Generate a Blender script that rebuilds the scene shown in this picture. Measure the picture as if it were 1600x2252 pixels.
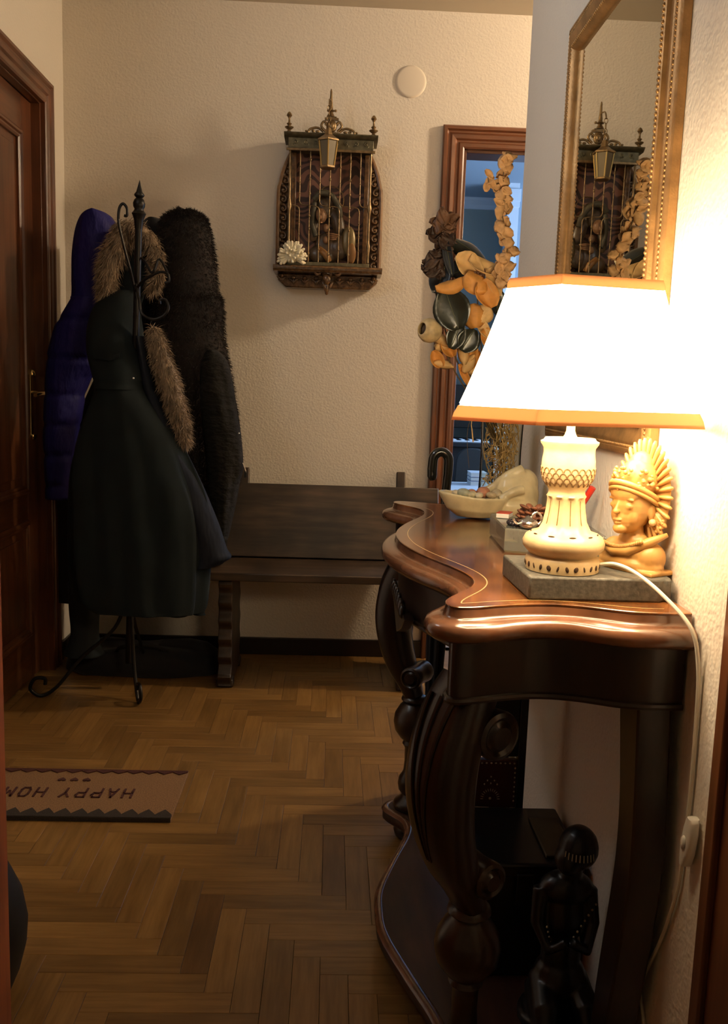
import bpy, bmesh, math, random
import numpy as np
from mathutils import Vector, Matrix, Euler

scn = bpy.context.scene
COL = scn.collection
PI = math.pi
rnd = random.Random(7)
for _o in list(bpy.data.objects):
    bpy.data.objects.remove(_o)

# ------------------------------------------------------------------ camera
CAM_H = 1.1204
FPX = 1950.0
_yaw, _pit, _rol = (math.radians(a) for a in (2.223, 8.027, 1.927))
_f = Vector((math.sin(_yaw) * math.cos(_pit), math.cos(_yaw) * math.cos(_pit), -math.sin(_pit)))
_r = Vector((math.cos(_yaw), -math.sin(_yaw), 0))
_u = _r.cross(_f)
_r2 = _r * math.cos(_rol) + _u * math.sin(_rol)
_u2 = -_r * math.sin(_rol) + _u * math.cos(_rol)
cam_d = bpy.data.cameras.new('camera')
cam_d.sensor_fit = 'VERTICAL'
cam_d.sensor_height = 36.0
cam_d.lens = 36.0 * FPX / 2252.0
cam_d.clip_start = 0.02
cam = bpy.data.objects.new('camera', cam_d)
COL.objects.link(cam)
_m = Matrix((_r2, _u2, -_f)).transposed().to_4x4()
_m.translation = (0, 0, CAM_H)
cam.matrix_world = _m
scn.camera = cam

def ray(px, py):
    return _r2 * ((px - 800) / FPX) - _u2 * ((py - 1126) / FPX) + _f
def at(px, py, Y):
    d = ray(px, py); return Vector((0, 0, CAM_H)) + d * (Y / d.y)
def atX(px, py, X):
    d = ray(px, py); return Vector((0, 0, CAM_H)) + d * (X / d.x)
def atZ(px, py, Z):
    d = ray(px, py); return Vector((0, 0, CAM_H)) + d * ((Z - CAM_H) / d.z)

# ------------------------------------------------------------------ world, light, exposure
world = bpy.data.worlds.new('world'); scn.world = world
world.use_nodes = True
world.node_tree.nodes['Background'].inputs[0].default_value = (0.9, 0.95, 1.0, 1)
world.node_tree.nodes['Background'].inputs[1].default_value = 6.5
scn.view_settings.view_transform = 'Standard'
scn.view_settings.look = 'None'
scn.view_settings.gamma = 1.0
scn.view_settings.use_curve_mapping = False
scn.view_settings.exposure = 0.28
scn.cycles.max_bounces = 7
scn.cycles.diffuse_bounces = 4
scn.cycles.glossy_bounces = 3
scn.cycles.transmission_bounces = 6
scn.cycles.caustics_reflective = False
scn.cycles.caustics_refractive = False
scn.cycles.sample_clamp_indirect = 3.0

def light(name, kind, loc, energy, color, size=0.1, rot=None, size_y=None):
    d = bpy.data.lights.new(name, kind)
    d.energy = energy; d.color = color
    if kind == 'AREA':
        d.size = size
        if size_y: d.shape = 'RECTANGLE'; d.size_y = size_y
    else:
        d.shadow_soft_size = size
    o = bpy.data.objects.new(name, d); COL.objects.link(o); o.location = loc
    if rot: o.rotation_euler = rot
    return o
# assumed daylight: unseen area light added at the study's right wall, no window built
light('assumed_study_daylight', 'AREA', (2.93, 5.2, 1.5), 75, (0.42, 0.64, 1.0), 1.3, (0, PI / 2, 0), 1.3)
# added unseen window opposite the table, in the left wall: a portal guides its sky light
pt = light('added_window_portal', 'AREA', (-1.21, 1.6, 2.22), 1.0, (1, 1, 1), 0.5, (0, -PI / 2, 0), 0.9)
pt.data.size, pt.data.size_y = 0.42, 0.96
pt.data.cycles.is_portal = True
HALL_E, BULB_E, SHADE_E = 400.0, 4.5, 19.0
WARM = (1.0, 0.78, 0.53)

# ------------------------------------------------------------------ materials
MATS = {}
def _new(name):
    m = bpy.data.materials.new(name); m.use_nodes = True
    nt = m.node_tree
    return m, nt, nt.nodes['Principled BSDF']
def link(nt, a, b): nt.links.new(a, b)
def mat(name, col, rough=0.5, metal=0.0, var=0.0, vscale=20.0, bump=0.0, bscale=60.0, bvec=None, spec=0.5, coat=0.0, sss=0.0, sheen=0.0, trans=0.0, ior=1.45, dist=0.003, bdetail=3.0, vrough=0.0):
    """plain procedural material: base colour, optional noise variation and noise bump"""
    if name in MATS: return MATS[name]
    m, nt, b = _new(name)
    b.inputs['Base Color'].default_value = (*col, 1)
    b.inputs['Roughness'].default_value = rough
    b.inputs['Metallic'].default_value = metal
    b.inputs['Specular IOR Level'].default_value = spec
    b.inputs['Coat Weight'].default_value = coat
    b.inputs['Coat Roughness'].default_value = 0.12
    b.inputs['Sheen Weight'].default_value = sheen
    b.inputs['Transmission Weight'].default_value = trans
    b.inputs['IOR'].default_value = ior
    if sss:
        b.inputs['Subsurface Weight'].default_value = sss
        b.inputs['Subsurface Radius'].default_value = (0.01, 0.006, 0.003)
        b.inputs['Subsurface Scale'].default_value = 0.6
    tc = nt.nodes.new('ShaderNodeTexCoord')
    if var:
        n = nt.nodes.new('ShaderNodeTexNoise'); n.inputs['Scale'].default_value = vscale; n.inputs['Detail'].default_value = 5
        link(nt, tc.outputs['Object'], n.inputs['Vector'])
        r = nt.nodes.new('ShaderNodeValToRGB')
        r.color_ramp.elements[0].position = 0.3; r.color_ramp.elements[1].position = 0.7
        r.color_ramp.elements[0].color = (*[max(0, c * (1 - var)) for c in col], 1)
        r.color_ramp.elements[1].color = (*[min(1, c * (1 + var)) for c in col], 1)
        link(nt, n.outputs['Fac'], r.inputs['Fac']); link(nt, r.outputs['Color'], b.inputs['Base Color'])
        if vrough:
            mr = nt.nodes.new('ShaderNodeMapRange'); mr.inputs[3].default_value = max(0.02, rough - vrough); mr.inputs[4].default_value = rough + vrough
            link(nt, n.outputs['Fac'], mr.inputs[0]); link(nt, mr.outputs[0], b.inputs['Roughness'])
    if bump:
        n2 = nt.nodes.new('ShaderNodeTexNoise'); n2.inputs['Scale'].default_value = bscale; n2.inputs['Detail'].default_value = bdetail
        if bvec:
            mp2 = nt.nodes.new('ShaderNodeMapping'); mp2.inputs['Scale'].default_value = bvec
            link(nt, tc.outputs['Object'], mp2.inputs[0]); link(nt, mp2.outputs[0], n2.inputs['Vector'])
        else:
            link(nt, tc.outputs['Object'], n2.inputs['Vector'])
        bp = nt.nodes.new('ShaderNodeBump'); bp.inputs['Strength'].default_value = bump; bp.inputs['Distance'].default_value = dist
        link(nt, n2.outputs['Fac'], bp.inputs['Height']); link(nt, bp.outputs['Normal'], b.inputs['Normal'])
    MATS[name] = m
    return m

def wood(name, dark, lightc, rough=0.35, scale=(40, 3, 40), coat=0.0, obj_rand=0.0, bump=0.0, wave=0.0, big=4.0, bigamt=0.35):
    """wood: grain noise stretched along the axis with the small scale"""
    if name in MATS: return MATS[name]
    m, nt, b = _new(name)
    tc = nt.nodes.new('ShaderNodeTexCoord')
    mp = nt.nodes.new('ShaderNodeMapping'); mp.inputs['Scale'].default_value = scale
    oi = nt.nodes.new('ShaderNodeObjectInfo')
    src = tc.outputs['Object']
    if obj_rand:
        va = nt.nodes.new('ShaderNodeVectorMath'); va.operation = 'ADD'
        vm = nt.nodes.new('ShaderNodeVectorMath'); vm.operation = 'SCALE'; vm.inputs[0].default_value = (7, 5, 3)
        link(nt, oi.outputs['Random'], vm.inputs['Scale'])
        link(nt, src, va.inputs[0]); link(nt, vm.outputs[0], va.inputs[1]); src = va.outputs[0]
    link(nt, src, mp.inputs['Vector'])
    n = nt.nodes.new('ShaderNodeTexNoise'); n.inputs['Scale'].default_value = 1.0; n.inputs['Detail'].default_value = 3; n.inputs['Roughness'].default_value = 0.65
    link(nt, mp.outputs[0], n.inputs['Vector'])
    r = nt.nodes.new('ShaderNodeValToRGB')
    r.color_ramp.elements[0].position = 0.32; r.color_ramp.elements[1].position = 0.68
    r.color_ramp.elements[0].color = (*dark, 1); r.color_ramp.elements[1].color = (*lightc, 1)
    link(nt, n.outputs['Fac'], r.inputs['Fac'])
    col = r.outputs['Color']
    n3 = nt.nodes.new('ShaderNodeTexNoise'); n3.inputs['Scale'].default_value = big; n3.inputs['Detail'].default_value = 2
    link(nt, src, n3.inputs['Vector'])
    mx = nt.nodes.new('ShaderNodeMapRange'); mx.inputs[1].default_value = 0.3; mx.inputs[2].default_value = 0.7
    mx.inputs[3].default_value = 1 - bigamt; mx.inputs[4].default_value = 1 + bigamt
    link(nt, n3.outputs['Fac'], mx.inputs[0])
    hs = nt.nodes.new('ShaderNodeHueSaturation'); link(nt, col, hs.inputs['Color'])
    if obj_rand:
        mm = nt.nodes.new('ShaderNodeMapRange'); mm.inputs[3].default_value = 1 - obj_rand; mm.inputs[4].default_value = 1 + obj_rand
        link(nt, oi.outputs['Random'], mm.inputs[0])
        mu = nt.nodes.new('ShaderNodeMath'); mu.operation = 'MULTIPLY'
        link(nt, mx.outputs[0], mu.inputs[0]); link(nt, mm.outputs[0], mu.inputs[1]); link(nt, mu.outputs[0], hs.inputs['Value'])
    else:
        link(nt, mx.outputs[0], hs.inputs['Value'])
    link(nt, hs.outputs['Color'], b.inputs['Base Color'])
    b.inputs['Roughness'].default_value = rough
    b.inputs['Coat Weight'].default_value = coat; b.inputs['Coat Roughness'].default_value = 0.1
    if bump:
        bp = nt.nodes.new('ShaderNodeBump'); bp.inputs['Strength'].default_value = bump; bp.inputs['Distance'].default_value = 0.001
        link(nt, n.outputs['Fac'], bp.inputs['Height']); link(nt, bp.outputs['Normal'], b.inputs['Normal'])
    MATS[name] = m
    return m

def emis(name, col, strength, base=(0.8, 0.75, 0.65)):
    if name in MATS: return MATS[name]
    m, nt, b = _new(name)
    b.inputs['Base Color'].default_value = (*base, 1)
    b.inputs['Emission Color'].default_value = (*col, 1)
    b.inputs['Emission Strength'].default_value = strength
    b.inputs['Roughness'].default_value = 0.9
    MATS[name] = m
    return m

WALL = mat('textured plaster', (0.78, 0.70, 0.59), 0.85, bump=0.38, bscale=130, dist=0.004, bdetail=1)
CEIL = mat('ceiling paint', (0.60, 0.53, 0.42), 0.9)
DOORW = wood('door wood', (0.075, 0.024, 0.009), (0.15, 0.052, 0.02), 0.33, (45, 45, 3), coat=0.25)
DOORWY = wood('door wood rails', (0.075, 0.024, 0.009), (0.15, 0.052, 0.02), 0.33, (45, 3, 45), coat=0.25)
DOORWX = wood('door wood lintel', (0.075, 0.024, 0.009), (0.15, 0.052, 0.02), 0.33, (3, 45, 45), coat=0.25)
PARQ = wood('oak parquet', (0.165, 0.083, 0.021), (0.25, 0.135, 0.041), 0.38, (6, 70, 40), coat=0.12, obj_rand=0.20, bigamt=0.18)
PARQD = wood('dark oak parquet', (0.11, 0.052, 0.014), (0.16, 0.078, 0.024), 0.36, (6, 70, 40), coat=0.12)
BENCHW = wood('old dark oak', (0.016, 0.0095, 0.005), (0.055, 0.035, 0.021), 0.45, (3, 30, 30), bump=0.4, big=5, bigamt=0.75)
BENCHZ = wood('old dark oak upright', (0.020, 0.011, 0.006), (0.055, 0.033, 0.018), 0.45, (30, 30, 3), bump=0.4, big=9, bigamt=0.5)
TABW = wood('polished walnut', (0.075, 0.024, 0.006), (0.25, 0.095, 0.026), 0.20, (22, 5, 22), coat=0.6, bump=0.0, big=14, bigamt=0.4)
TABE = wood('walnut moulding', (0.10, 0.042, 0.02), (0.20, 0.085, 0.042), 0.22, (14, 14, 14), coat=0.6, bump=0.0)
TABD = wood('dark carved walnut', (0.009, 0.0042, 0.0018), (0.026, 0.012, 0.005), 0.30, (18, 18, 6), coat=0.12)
INLAY = mat('boxwood inlay', (0.62, 0.44, 0.2), 0.3, coat=0.5)
IRON = mat('black iron', (0.018, 0.016, 0.014), 0.38, 0.7)
BRASS = mat('brass', (0.72, 0.5, 0.2), 0.25, 1.0)
BRONZE = mat('old bronze', (0.24, 0.165, 0.085), 0.38, 0.8, var=0.4, vscale=60)
CARVED = wood('carved gilded brown wood', (0.05, 0.024, 0.010), (0.16, 0.082, 0.03), 0.26, (60, 60, 60), coat=0.5)
GILT = mat('worn gilt', (0.36, 0.20, 0.075), 0.42, 0.55, var=0.3, vscale=30, bump=0.2, bscale=200)
WHITEP = mat('white plastic', (0.78, 0.74, 0.66), 0.4)
BLACKP = mat('black leatherette', (0.006, 0.006, 0.006), 0.6)

# ------------------------------------------------------------------ mesh helpers
def wloc(o):
    v = Vector((0, 0, 0))
    while o is not None:
        v += o.location; o = o.parent
    return v

class MB:
    """collects geometry in world metres; build() makes ONE mesh object"""
    def __init__(s): s.v = []; s.f = []; s.mi = None
    def add(s, vs, fs):
        b = len(s.v); s.v += [tuple(v) for v in vs]; s.f += [tuple(i + b for i in f) for f in fs]; return s
    def box(s, lo, hi, M=None):
        x0, y0, z0 = lo; x1, y1, z1 = hi
        vs = [(x0,y0,z0),(x1,y0,z0),(x1,y1,z0),(x0,y1,z0),(x0,y0,z1),(x1,y0,z1),(x1,y1,z1),(x0,y1,z1)]
        if M is not None: vs = [M @ Vector(v) for v in vs]
        return s.add(vs, [(0,3,2,1),(4,5,6,7),(0,1,5,4),(1,2,6,5),(2,3,7,6),(3,0,4,7)])
    def rings(s, R, cap=True, closed=True):
        n = len(R[0]); vs = [p for r in R for p in r]; fs = []
        for k in range(len(R) - 1):
            for i in range(n if closed else n - 1):
                j = (i + 1) % n
                fs.append((k*n+i, k*n+j, (k+1)*n+j, (k+1)*n+i))
        if cap and closed:
            fs.append(tuple(reversed(range(n)))); fs.append(tuple(range((len(R)-1)*n, len(R)*n)))
        return s.add(vs, fs)
    def lathe(s, prof, c, n=24, M=None, flute=None):
        """prof: (radius, height) from the bottom up around a vertical axis at c"""
        R = []
        for r, z in prof:
            ring = []
            for i in range(n):
                a = 2 * PI * i / n
                rr = max(r, 1e-5)
                if flute: rr *= 1 + flute(z) * math.cos(a * flute.k)
                p = Vector((rr * math.cos(a), rr * math.sin(a), z))
                if M is not None: p = M @ p
                ring.append(p + Vector(c))
            R.append(ring)
        return s.rings(R)
    def tube(s, pts, rad, n=8, flat=None, up=(0, 0, 1)):
        """tube along pts; rad number or list; flat=(a,b) scales the section"""
        pts = [Vector(p) for p in pts]; m = len(pts)
        if not isinstance(rad, (list, tuple)): rad = [rad] * m
        R = []; prev = None
        for k in range(m):
            t = (pts[min(k+1, m-1)] - pts[max(k-1, 0)])
            if t.length < 1e-9: t = Vector((0, 0, 1))
            t.normalize()
            if prev is None:
                a = t.cross(Vector(up))
                if a.length < 1e-3: a = t.cross(Vector((1, 0, 0)))
                a.normalize()
            else:
                a = prev - t * prev.dot(t); a.normalize()
            prev = a; b = t.cross(a)
            fa, fb = flat if flat else (1, 1)
            R.append([pts[k] + a * (math.cos(2*PI*i/n) * rad[k] * fa) + b * (math.sin(2*PI*i/n) * rad[k] * fb) for i in range(n)])
        return s.rings(R)
    def ell(s, c, r, M=None, nu=14, nv=9):
        vs = []; fs = []
        rx, ry, rz = (r, r, r) if isinstance(r, (int, float)) else r
        for j in range(1, nv):
            ph = PI * j / nv
            for i in range(nu):
                a = 2*PI*i/nu
                vs.append(Vector((rx*math.sin(ph)*math.cos(a), ry*math.sin(ph)*math.sin(a), rz*math.cos(ph))))
        vs.append(Vector((0, 0, rz))); vs.append(Vector((0, 0, -rz)))
        T, B = len(vs) - 2, len(vs) - 1
        for j in range(nv - 2):
            for i in range(nu):
                k = (i+1) % nu
                fs.append((j*nu+i, (j+1)*nu+i, (j+1)*nu+k, j*nu+k))
        for i in range(nu):
            k = (i+1) % nu
            fs.append((T, i, k)); fs.append((B, (nv-2)*nu+k, (nv-2)*nu+i))
        if M is not None: vs = [M @ v for v in vs]
        c = Vector(c)
        return s.add([v + c for v in vs], fs)
    def prism(s, poly, axis, a, b):
        """extrude 2-D polygon along axis ('x','y','z') from a to b"""
        def p3(p, t):
            return {'x': (t, p[0], p[1]), 'y': (p[0], t, p[1]), 'z': (p[0], p[1], t)}[axis]
        n = len(poly)
        vs = [p3(p, a) for p in poly] + [p3(p, b) for p in poly]
        fs = [(i, (i+1) % n, n + (i+1) % n, n + i) for i in range(n)] + [tuple(reversed(range(n))), tuple(range(n, 2*n))]
        return s.add(vs, fs)
    def xform(s, M): s.v = [tuple(M @ Vector(v)) for v in s.v]; return s
    def build(s, name, m, parent=None, smooth=40, bevel=0.0, seg=2, remesh=0.0, smth=0, subsurf=0):
        me = bpy.data.meshes.new(name)
        if parent is not None:
            off = wloc(parent)
        else:
            A = np.array(s.v); lo = A.min(0); hi = A.max(0)
            off = Vector(((lo[0]+hi[0])/2, (lo[1]+hi[1])/2, lo[2]))
        A = np.array(s.v, dtype=float) - np.array(off)
        me.from_pydata(A.tolist(), [], s.f)
        bm = bmesh.new(); bm.from_mesh(me); bmesh.ops.recalc_face_normals(bm, faces=bm.faces); bm.to_mesh(me); bm.free()
        if smooth:
            me.polygons.foreach_set('use_smooth', [True] * len(me.polygons))
            if smooth < 180: me.set_sharp_from_angle(angle=math.radians(smooth))
        if m is not None: me.materials.append(m)
        o = bpy.data.objects.new(name, me); COL.objects.link(o)
        if parent is not None: o.parent = parent
        else: o.location = off
        if remesh:
            r = o.modifiers.new('remesh', 'REMESH'); r.mode = 'VOXEL'; r.voxel_size = remesh; r.use_smooth_shade = True
        if smth:
            q = o.modifiers.new('smooth', 'SMOOTH'); q.iterations = smth; q.factor = 0.5
        if bevel:
            q = o.modifiers.new('bevel', 'BEVEL'); q.width = bevel; q.segments = seg; q.limit_method = 'ANGLE'; q.angle_limit = math.radians(35)
        if subsurf:
            q = o.modifiers.new('sub', 'SUBSURF'); q.levels = subsurf; q.render_levels = subsurf
        return o

def thing(name, label, cat, loc, group=None):
    o = bpy.data.objects.new(name, None); COL.objects.link(o); o.location = loc; o.empty_display_size = 0.05
    o['label'] = label; o['category'] = cat
    if group: o['group'] = group
    return o
def tag(o, label, cat, group=None):
    o['label'] = label; o['category'] = cat
    if group: o['group'] = group
    return o
def struct(o, label=None):
    o['kind'] = 'structure'
    if label: o['label'] = label
    return o
def rotM(x=0, y=0, z=0): return Euler((x, y, z)).to_matrix().to_4x4()
def cr(pts, n=8, closed=False):
    """Catmull-Rom through pts (tuples of any size)"""
    P = [np.array(p, float) for p in pts]; out = []
    m = len(P)
    for i in range(m if closed else m - 1):
        if closed: a, b, c, d = P[(i-1) % m], P[i], P[(i+1) % m], P[(i+2) % m]
        else: a, b, c, d = P[max(i-1, 0)], P[i], P[i+1], P[min(i+2, m-1)]
        for k in range(n):
            t = k / n
            out.append(0.5 * ((2*b) + (c-a)*t + (2*a-5*b+4*c-d)*t*t + (3*b-a-3*c+d)*t**3))
    if not closed: out.append(P[-1])
    return out
def spiral(c, r0, r1, a0, a1, n, plane):
    """flat spiral; plane(u,v)->Vector"""
    return [plane(c[0] + (r0 + (r1-r0)*k/n) * math.cos(a0 + (a1-a0)*k/n), c[1] + (r0 + (r1-r0)*k/n) * math.sin(a0 + (a1-a0)*k/n)) for k in range(n+1)]
def fur(mb, pts, nrm, length, width, comb, curl=0.4, R=None):
    """hair strands (two-segment tapering blades)"""
    R = R or rnd
    for p, nn in zip(pts, nrm):
        p = Vector(p); nn = Vector(nn)
        d = (nn * R.uniform(0.5, 1.0) + Vector(comb) * R.uniform(0.6, 1.2) + Vector((R.gauss(0, 1), R.gauss(0, 1), R.gauss(0, 1))) * curl * 0.5).normalized()
        L = length * R.uniform(0.6, 1.25)
        d2 = (d + Vector(comb) * 0.7 + Vector((R.gauss(0, 1), R.gauss(0, 1), R.gauss(0, 1))) * curl * 0.5).normalized()
        s = d.cross(Vector((R.gauss(0, 1), R.gauss(0, 1), R.gauss(0, 1)))).normalized() * width
        q = p + d * L * 0.5; e = q + d2 * L * 0.5
        mb.add([p - s, p + s, q + s * 0.8, q - s * 0.8, e], [(0, 1, 2, 3), (3, 2, 4)])
# ================================================================== THE SETTING
XL, XW, YB, ZC = -1.06, 0.48, 3.609, 2.55
YE = 2.40            # far end of the right-hand wall
# left wall with a door opening
LD0, LD1, LDZ = 2.44, 3.335, 2.075
m = MB()
OD0, OD1, OZ0, OZ1 = 1.12, 2.08, 2.01, 2.43      # added high window, out of view, lets in cool fill light
m.box((XL-0.14, -1.6, -0.06), (XL, OD0, ZC)); m.box((XL-0.14, OD1, -0.06), (XL, LD0, ZC)); m.box((XL-0.14, OD0, OZ1), (XL, OD1, ZC)); m.box((XL-0.14, OD0, -0.06), (XL, OD1, OZ0)); m.box((XL-0.14, LD1, -0.06), (XL, YB, ZC)); m.box((XL-0.14, LD0, LDZ), (XL, LD1, ZC))
struct(m.build('wall_left', WALL, smooth=0))
# back wall with the study doorway
BD0, BD1, BDZ = 0.482, 1.24, 2.05
m = MB()
m.box((XL-0.14, YB, -0.06), (BD0, YB+0.1, ZC)); m.box((BD1, YB, -0.06), (3.0, YB+0.1, ZC)); m.box((BD0, YB, BDZ), (BD1, YB+0.1, ZC))
struct(m.build('wall_back', WALL, smooth=0))
m = MB(); m.box((XW, -1.6, -0.06), (XW+0.12, YE, ZC)); struct(m.build('wall_right', WALL, smooth=0))
m = MB(); m.box((XW+0.12, YE-0.12, -0.06), (3.0, YE, ZC)); struct(m.build('wall_hall', WALL, smooth=0))
m = MB(); m.box((3.0, YE-0.12, -0.06), (3.1, YB+0.1, ZC)); struct(m.build('wall_hall_end', WALL, smooth=0))
m = MB(); m.box((XL-0.14, -1.6, ZC), (3.1, YB+0.1, ZC+0.08)); struct(m.build('ceiling', CEIL, smooth=0))
m = MB(); m.box((XL-0.14, -1.6, -0.06), (3.1, YB+0.1, -0.0115))
floor = struct(m.build('floor', PARQD, smooth=0))

# ---- herringbone parquet: planks are parts of the floor
PWD, PN = 0.0535, 5
PLN = PWD * PN
def plank_mesh(name):
    b = MB(); g = 0.0003; c = 0.0006
    x0, x1, y0, y1 = g, PLN-g, g, PWD-g
    R = [[(x0,y0,-0.0114),(x1,y0,-0.0114),(x1,y1,-0.0114),(x0,y1,-0.0114)],
         [(x0,y0,-c),(x1,y0,-c),(x1,y1,-c),(x0,y1,-c)],
         [(x0+c,y0+c,0),(x1-c,y0+c,0),(x1-c,y1-c,0),(x0+c,y1-c,0)]]
    b.rings(R)
    me = bpy.data.meshes.new(name); me.from_pydata(b.v, [], b.f); me.materials.append(PARQ); return me
pm = plank_mesh('plank')
OX, OY = -0.2616, 1.5635 + 6*PWD      # puts one upright board where the dark one lies
cand = []
for i in range(-40, 66):
    for j in range(-90, 66):
        for kind in ('H', 'V'):
            # cells (i,j): j counts towards the camera
            if kind == 'H':
                if (i - j) % (2*PN) != 0: continue
                x, y = OX + i*PWD, OY - (j+1)*PWD
                cx, cy = x + PLN/2, y + PWD/2
            else:
                if (i - j) % (2*PN) != (2*PN - 1): continue
                x, y = OX + i*PWD, OY - (j+PN)*PWD
                cx, cy = x + PWD/2, y + PLN/2
            if not (-1.22 < cx < 3.05 and -1.62 < cy < 3.72): continue
            q = Vector((cx, cy, 0)) - Vector((0, 0, CAM_H))
            u, v, w = q.dot(_r2), q.dot(_u2), q.dot(_f)
            px, py = (800 + FPX*u/w, 1126 - FPX*v/w) if w > 0.1 else (-9e9, 0)
            vis = (-30 < px < 1030 and 1400 < py < 2330 and XL < cx < XW)
            cand.append((vis, cy, x, y, kind, px, py))
shown = sorted([c for c in cand if c[0]], key=lambda c: c[1])[:300]
shown_set = set((round(c[2],4), round(c[3],4), c[4]) for c in shown)
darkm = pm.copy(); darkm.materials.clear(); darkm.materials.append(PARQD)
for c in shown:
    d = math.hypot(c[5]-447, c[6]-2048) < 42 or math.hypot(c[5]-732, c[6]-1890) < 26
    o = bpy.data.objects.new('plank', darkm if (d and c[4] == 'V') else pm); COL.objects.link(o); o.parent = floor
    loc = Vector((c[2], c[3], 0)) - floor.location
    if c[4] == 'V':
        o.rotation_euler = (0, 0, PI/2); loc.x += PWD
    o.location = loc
b = MB()
for c in cand:
    if (round(c[2],4), round(c[3],4), c[4]) in shown_set: continue
    x, y = c[2], c[3]; dx, dy = (PLN, PWD) if c[4] == 'H' else (PWD, PLN)
    g = 0.0005
    b.box((x+g, y+g, -0.0114), (x+dx-g, y+dy-g, 0))
o = b.build('plank_field', PARQ, floor, smooth=0); o['kind'] = 'stuff'

# ---- skirting boards
SKIRT = mat('dark skirting', (0.014, 0.008, 0.005), 0.4)
def skirting(name, lo, hi):
    struct(MB().box(lo, hi).build(name, SKIRT, bevel=0.003, smooth=0))
skirting('baseboard_back', (XL+0.012, YB-0.014, 0), (BD0-0.085, YB, 0.072))
skirting('baseboard_left', (XL, LD1+0.13, 0), (XL+0.012, YB, 0.072))
skirting('baseboard_right', (XW-0.012, 0.99, 0), (XW, YE, 0.072))

# ---- moulded casing: swept profile of width w (u from the opening outwards) and thickness
PROF = [(0, 0), (0, 0.016), (0.006, 0.020), (0.018, 0.020), (0.024, 0.013), (0.030, 0.013), (0.036, 0.020), (0.050, 0.023), (0.058, 0.016), (0.064, 0.016), (0.070, 0.024), (0.080, 0.024), (0.085, 0.018), (0.085, 0)]
def casing(name, parent, path, nrm, mt, flip=1):
    """path: opening-corner polyline with outward (u) directions [(point, udir)]"""
    R = []
    for p, u in path:
        R.append([Vector(p) + Vector(u) * a + Vector(nrm) * t for a, t in PROF])
    return MB().rings(R).build(name, mt, parent, smooth=30)

# ---- study doorway in the back wall (open): jambs + casing
d1 = struct(thing('door_1', 'open study doorway with moulded reddish brown wooden casing', 'door', (BD0, YB, 0)))
del d1['category']
casing('casing', d1, [((BD0, YB, 0), (-1, 0, 0)), ((BD0, YB, BDZ), (-1, 0, 1))], (0, -1, 0), DOORW)
casing('casing', d1, [((BD0, YB, BDZ), (-1, 0, 1)), ((BD1, YB, BDZ), (1, 0, 1))], (0, -1, 0), DOORWX)
casing('casing', d1, [((BD1, YB, BDZ), (1, 0, 1)), ((BD1, YB, 0), (1, 0, 0))], (0, -1, 0), DOORW)
MB().box((BD0-0.012, YB-0.001, 0), (BD0+0.012, YB+0.11, BDZ)).build('jamb', DOORW, d1, bevel=0.002)
MB().box((BD1-0.012, YB-0.001, 0), (BD1+0.012, YB+0.11, BDZ)).build('jamb', DOORW, d1, bevel=0.002)
MB().box((BD0+0.012, YB-0.001, BDZ-0.012), (BD1-0.012, YB+0.11, BDZ+0.012)).build('head_jamb', DOORWX, d1, bevel=0.002)

# ---- panelled door in the left wall
d2 = struct(thing('door_2', 'closed reddish brown panelled door with brass handle', 'door', (XL, LD1, 0)))
del d2['category']
casing('casing', d2, [((XL, LD1, 0), (0, 1, 0)), ((XL, LD1, LDZ), (0, 1, 1))], (1, 0, 0), DOORW)
casing('casing', d2, [((XL, LD0, LDZ), (0, -1, 1)), ((XL, LD1, LDZ), (0, 1, 1))], (1, 0, 0), DOORWY)
casing('casing', d2, [((XL, LD0, 0), (0, -1, 0)), ((XL, LD0, LDZ), (0, -1, 1))], (1, 0, 0), DOORW)
MB().box((XL-0.14, LD1-0.004, 0), (XL, LD1+0.02, LDZ)).build('jamb', DOORW, d2, bevel=0.002)
MB().box((XL-0.14, LD0-0.02, 0), (XL, LD0+0.004, LDZ)).build('jamb', DOORW, d2, bevel=0.002)
MB().box((XL-0.14, LD0, LDZ-0.004), (XL, LD1, LDZ+0.02)).build('head_jamb', DOORWY, d2, bevel=0.002)
XF = XL - 0.032        # face of the leaf
y0, y1 = LD0 + 0.006, LD1 - 0.006
MB().box((XL-0.15, LD0-0.02, -0.05), (XL-0.135, LD1+0.02, LDZ+0.03)).build('light_stop', DOORW, d2)  # added unseen board, blocks sky light leaking round the leaf
leaf = MB().box((XF-0.04, y0, 0.001), (XF-0.008, y1, LDZ-0.006)).build('leaf', DOORW, d2)
ST = 0.105
zr = [(0.006, 0.17), (0.60, 0.70), (LDZ-0.125, LDZ-0.006)]
MB().box((XF-0.008, y1-ST, 0.006), (XF, y1, LDZ-0.006)).build('stile', DOORW, d2, bevel=0.002)
MB().box((XF-0.008, y0, 0.006), (XF, y0+ST, LDZ-0.006)).build('stile', DOORW, d2, bevel=0.002)
for a, c in zr: MB().box((XF-0.008, y0+ST, a), (XF, y1-ST, c)).build('rail', DOORWY, d2, bevel=0.002)
MPROF = [(0, 0.0), (0, 0.006), (0.006, 0.010), (0.014, 0.010), (0.018, 0.004), (0.024, 0.004), (0.030, 0.0), (0.030, -0.008), (0, -0.008)]
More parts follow.
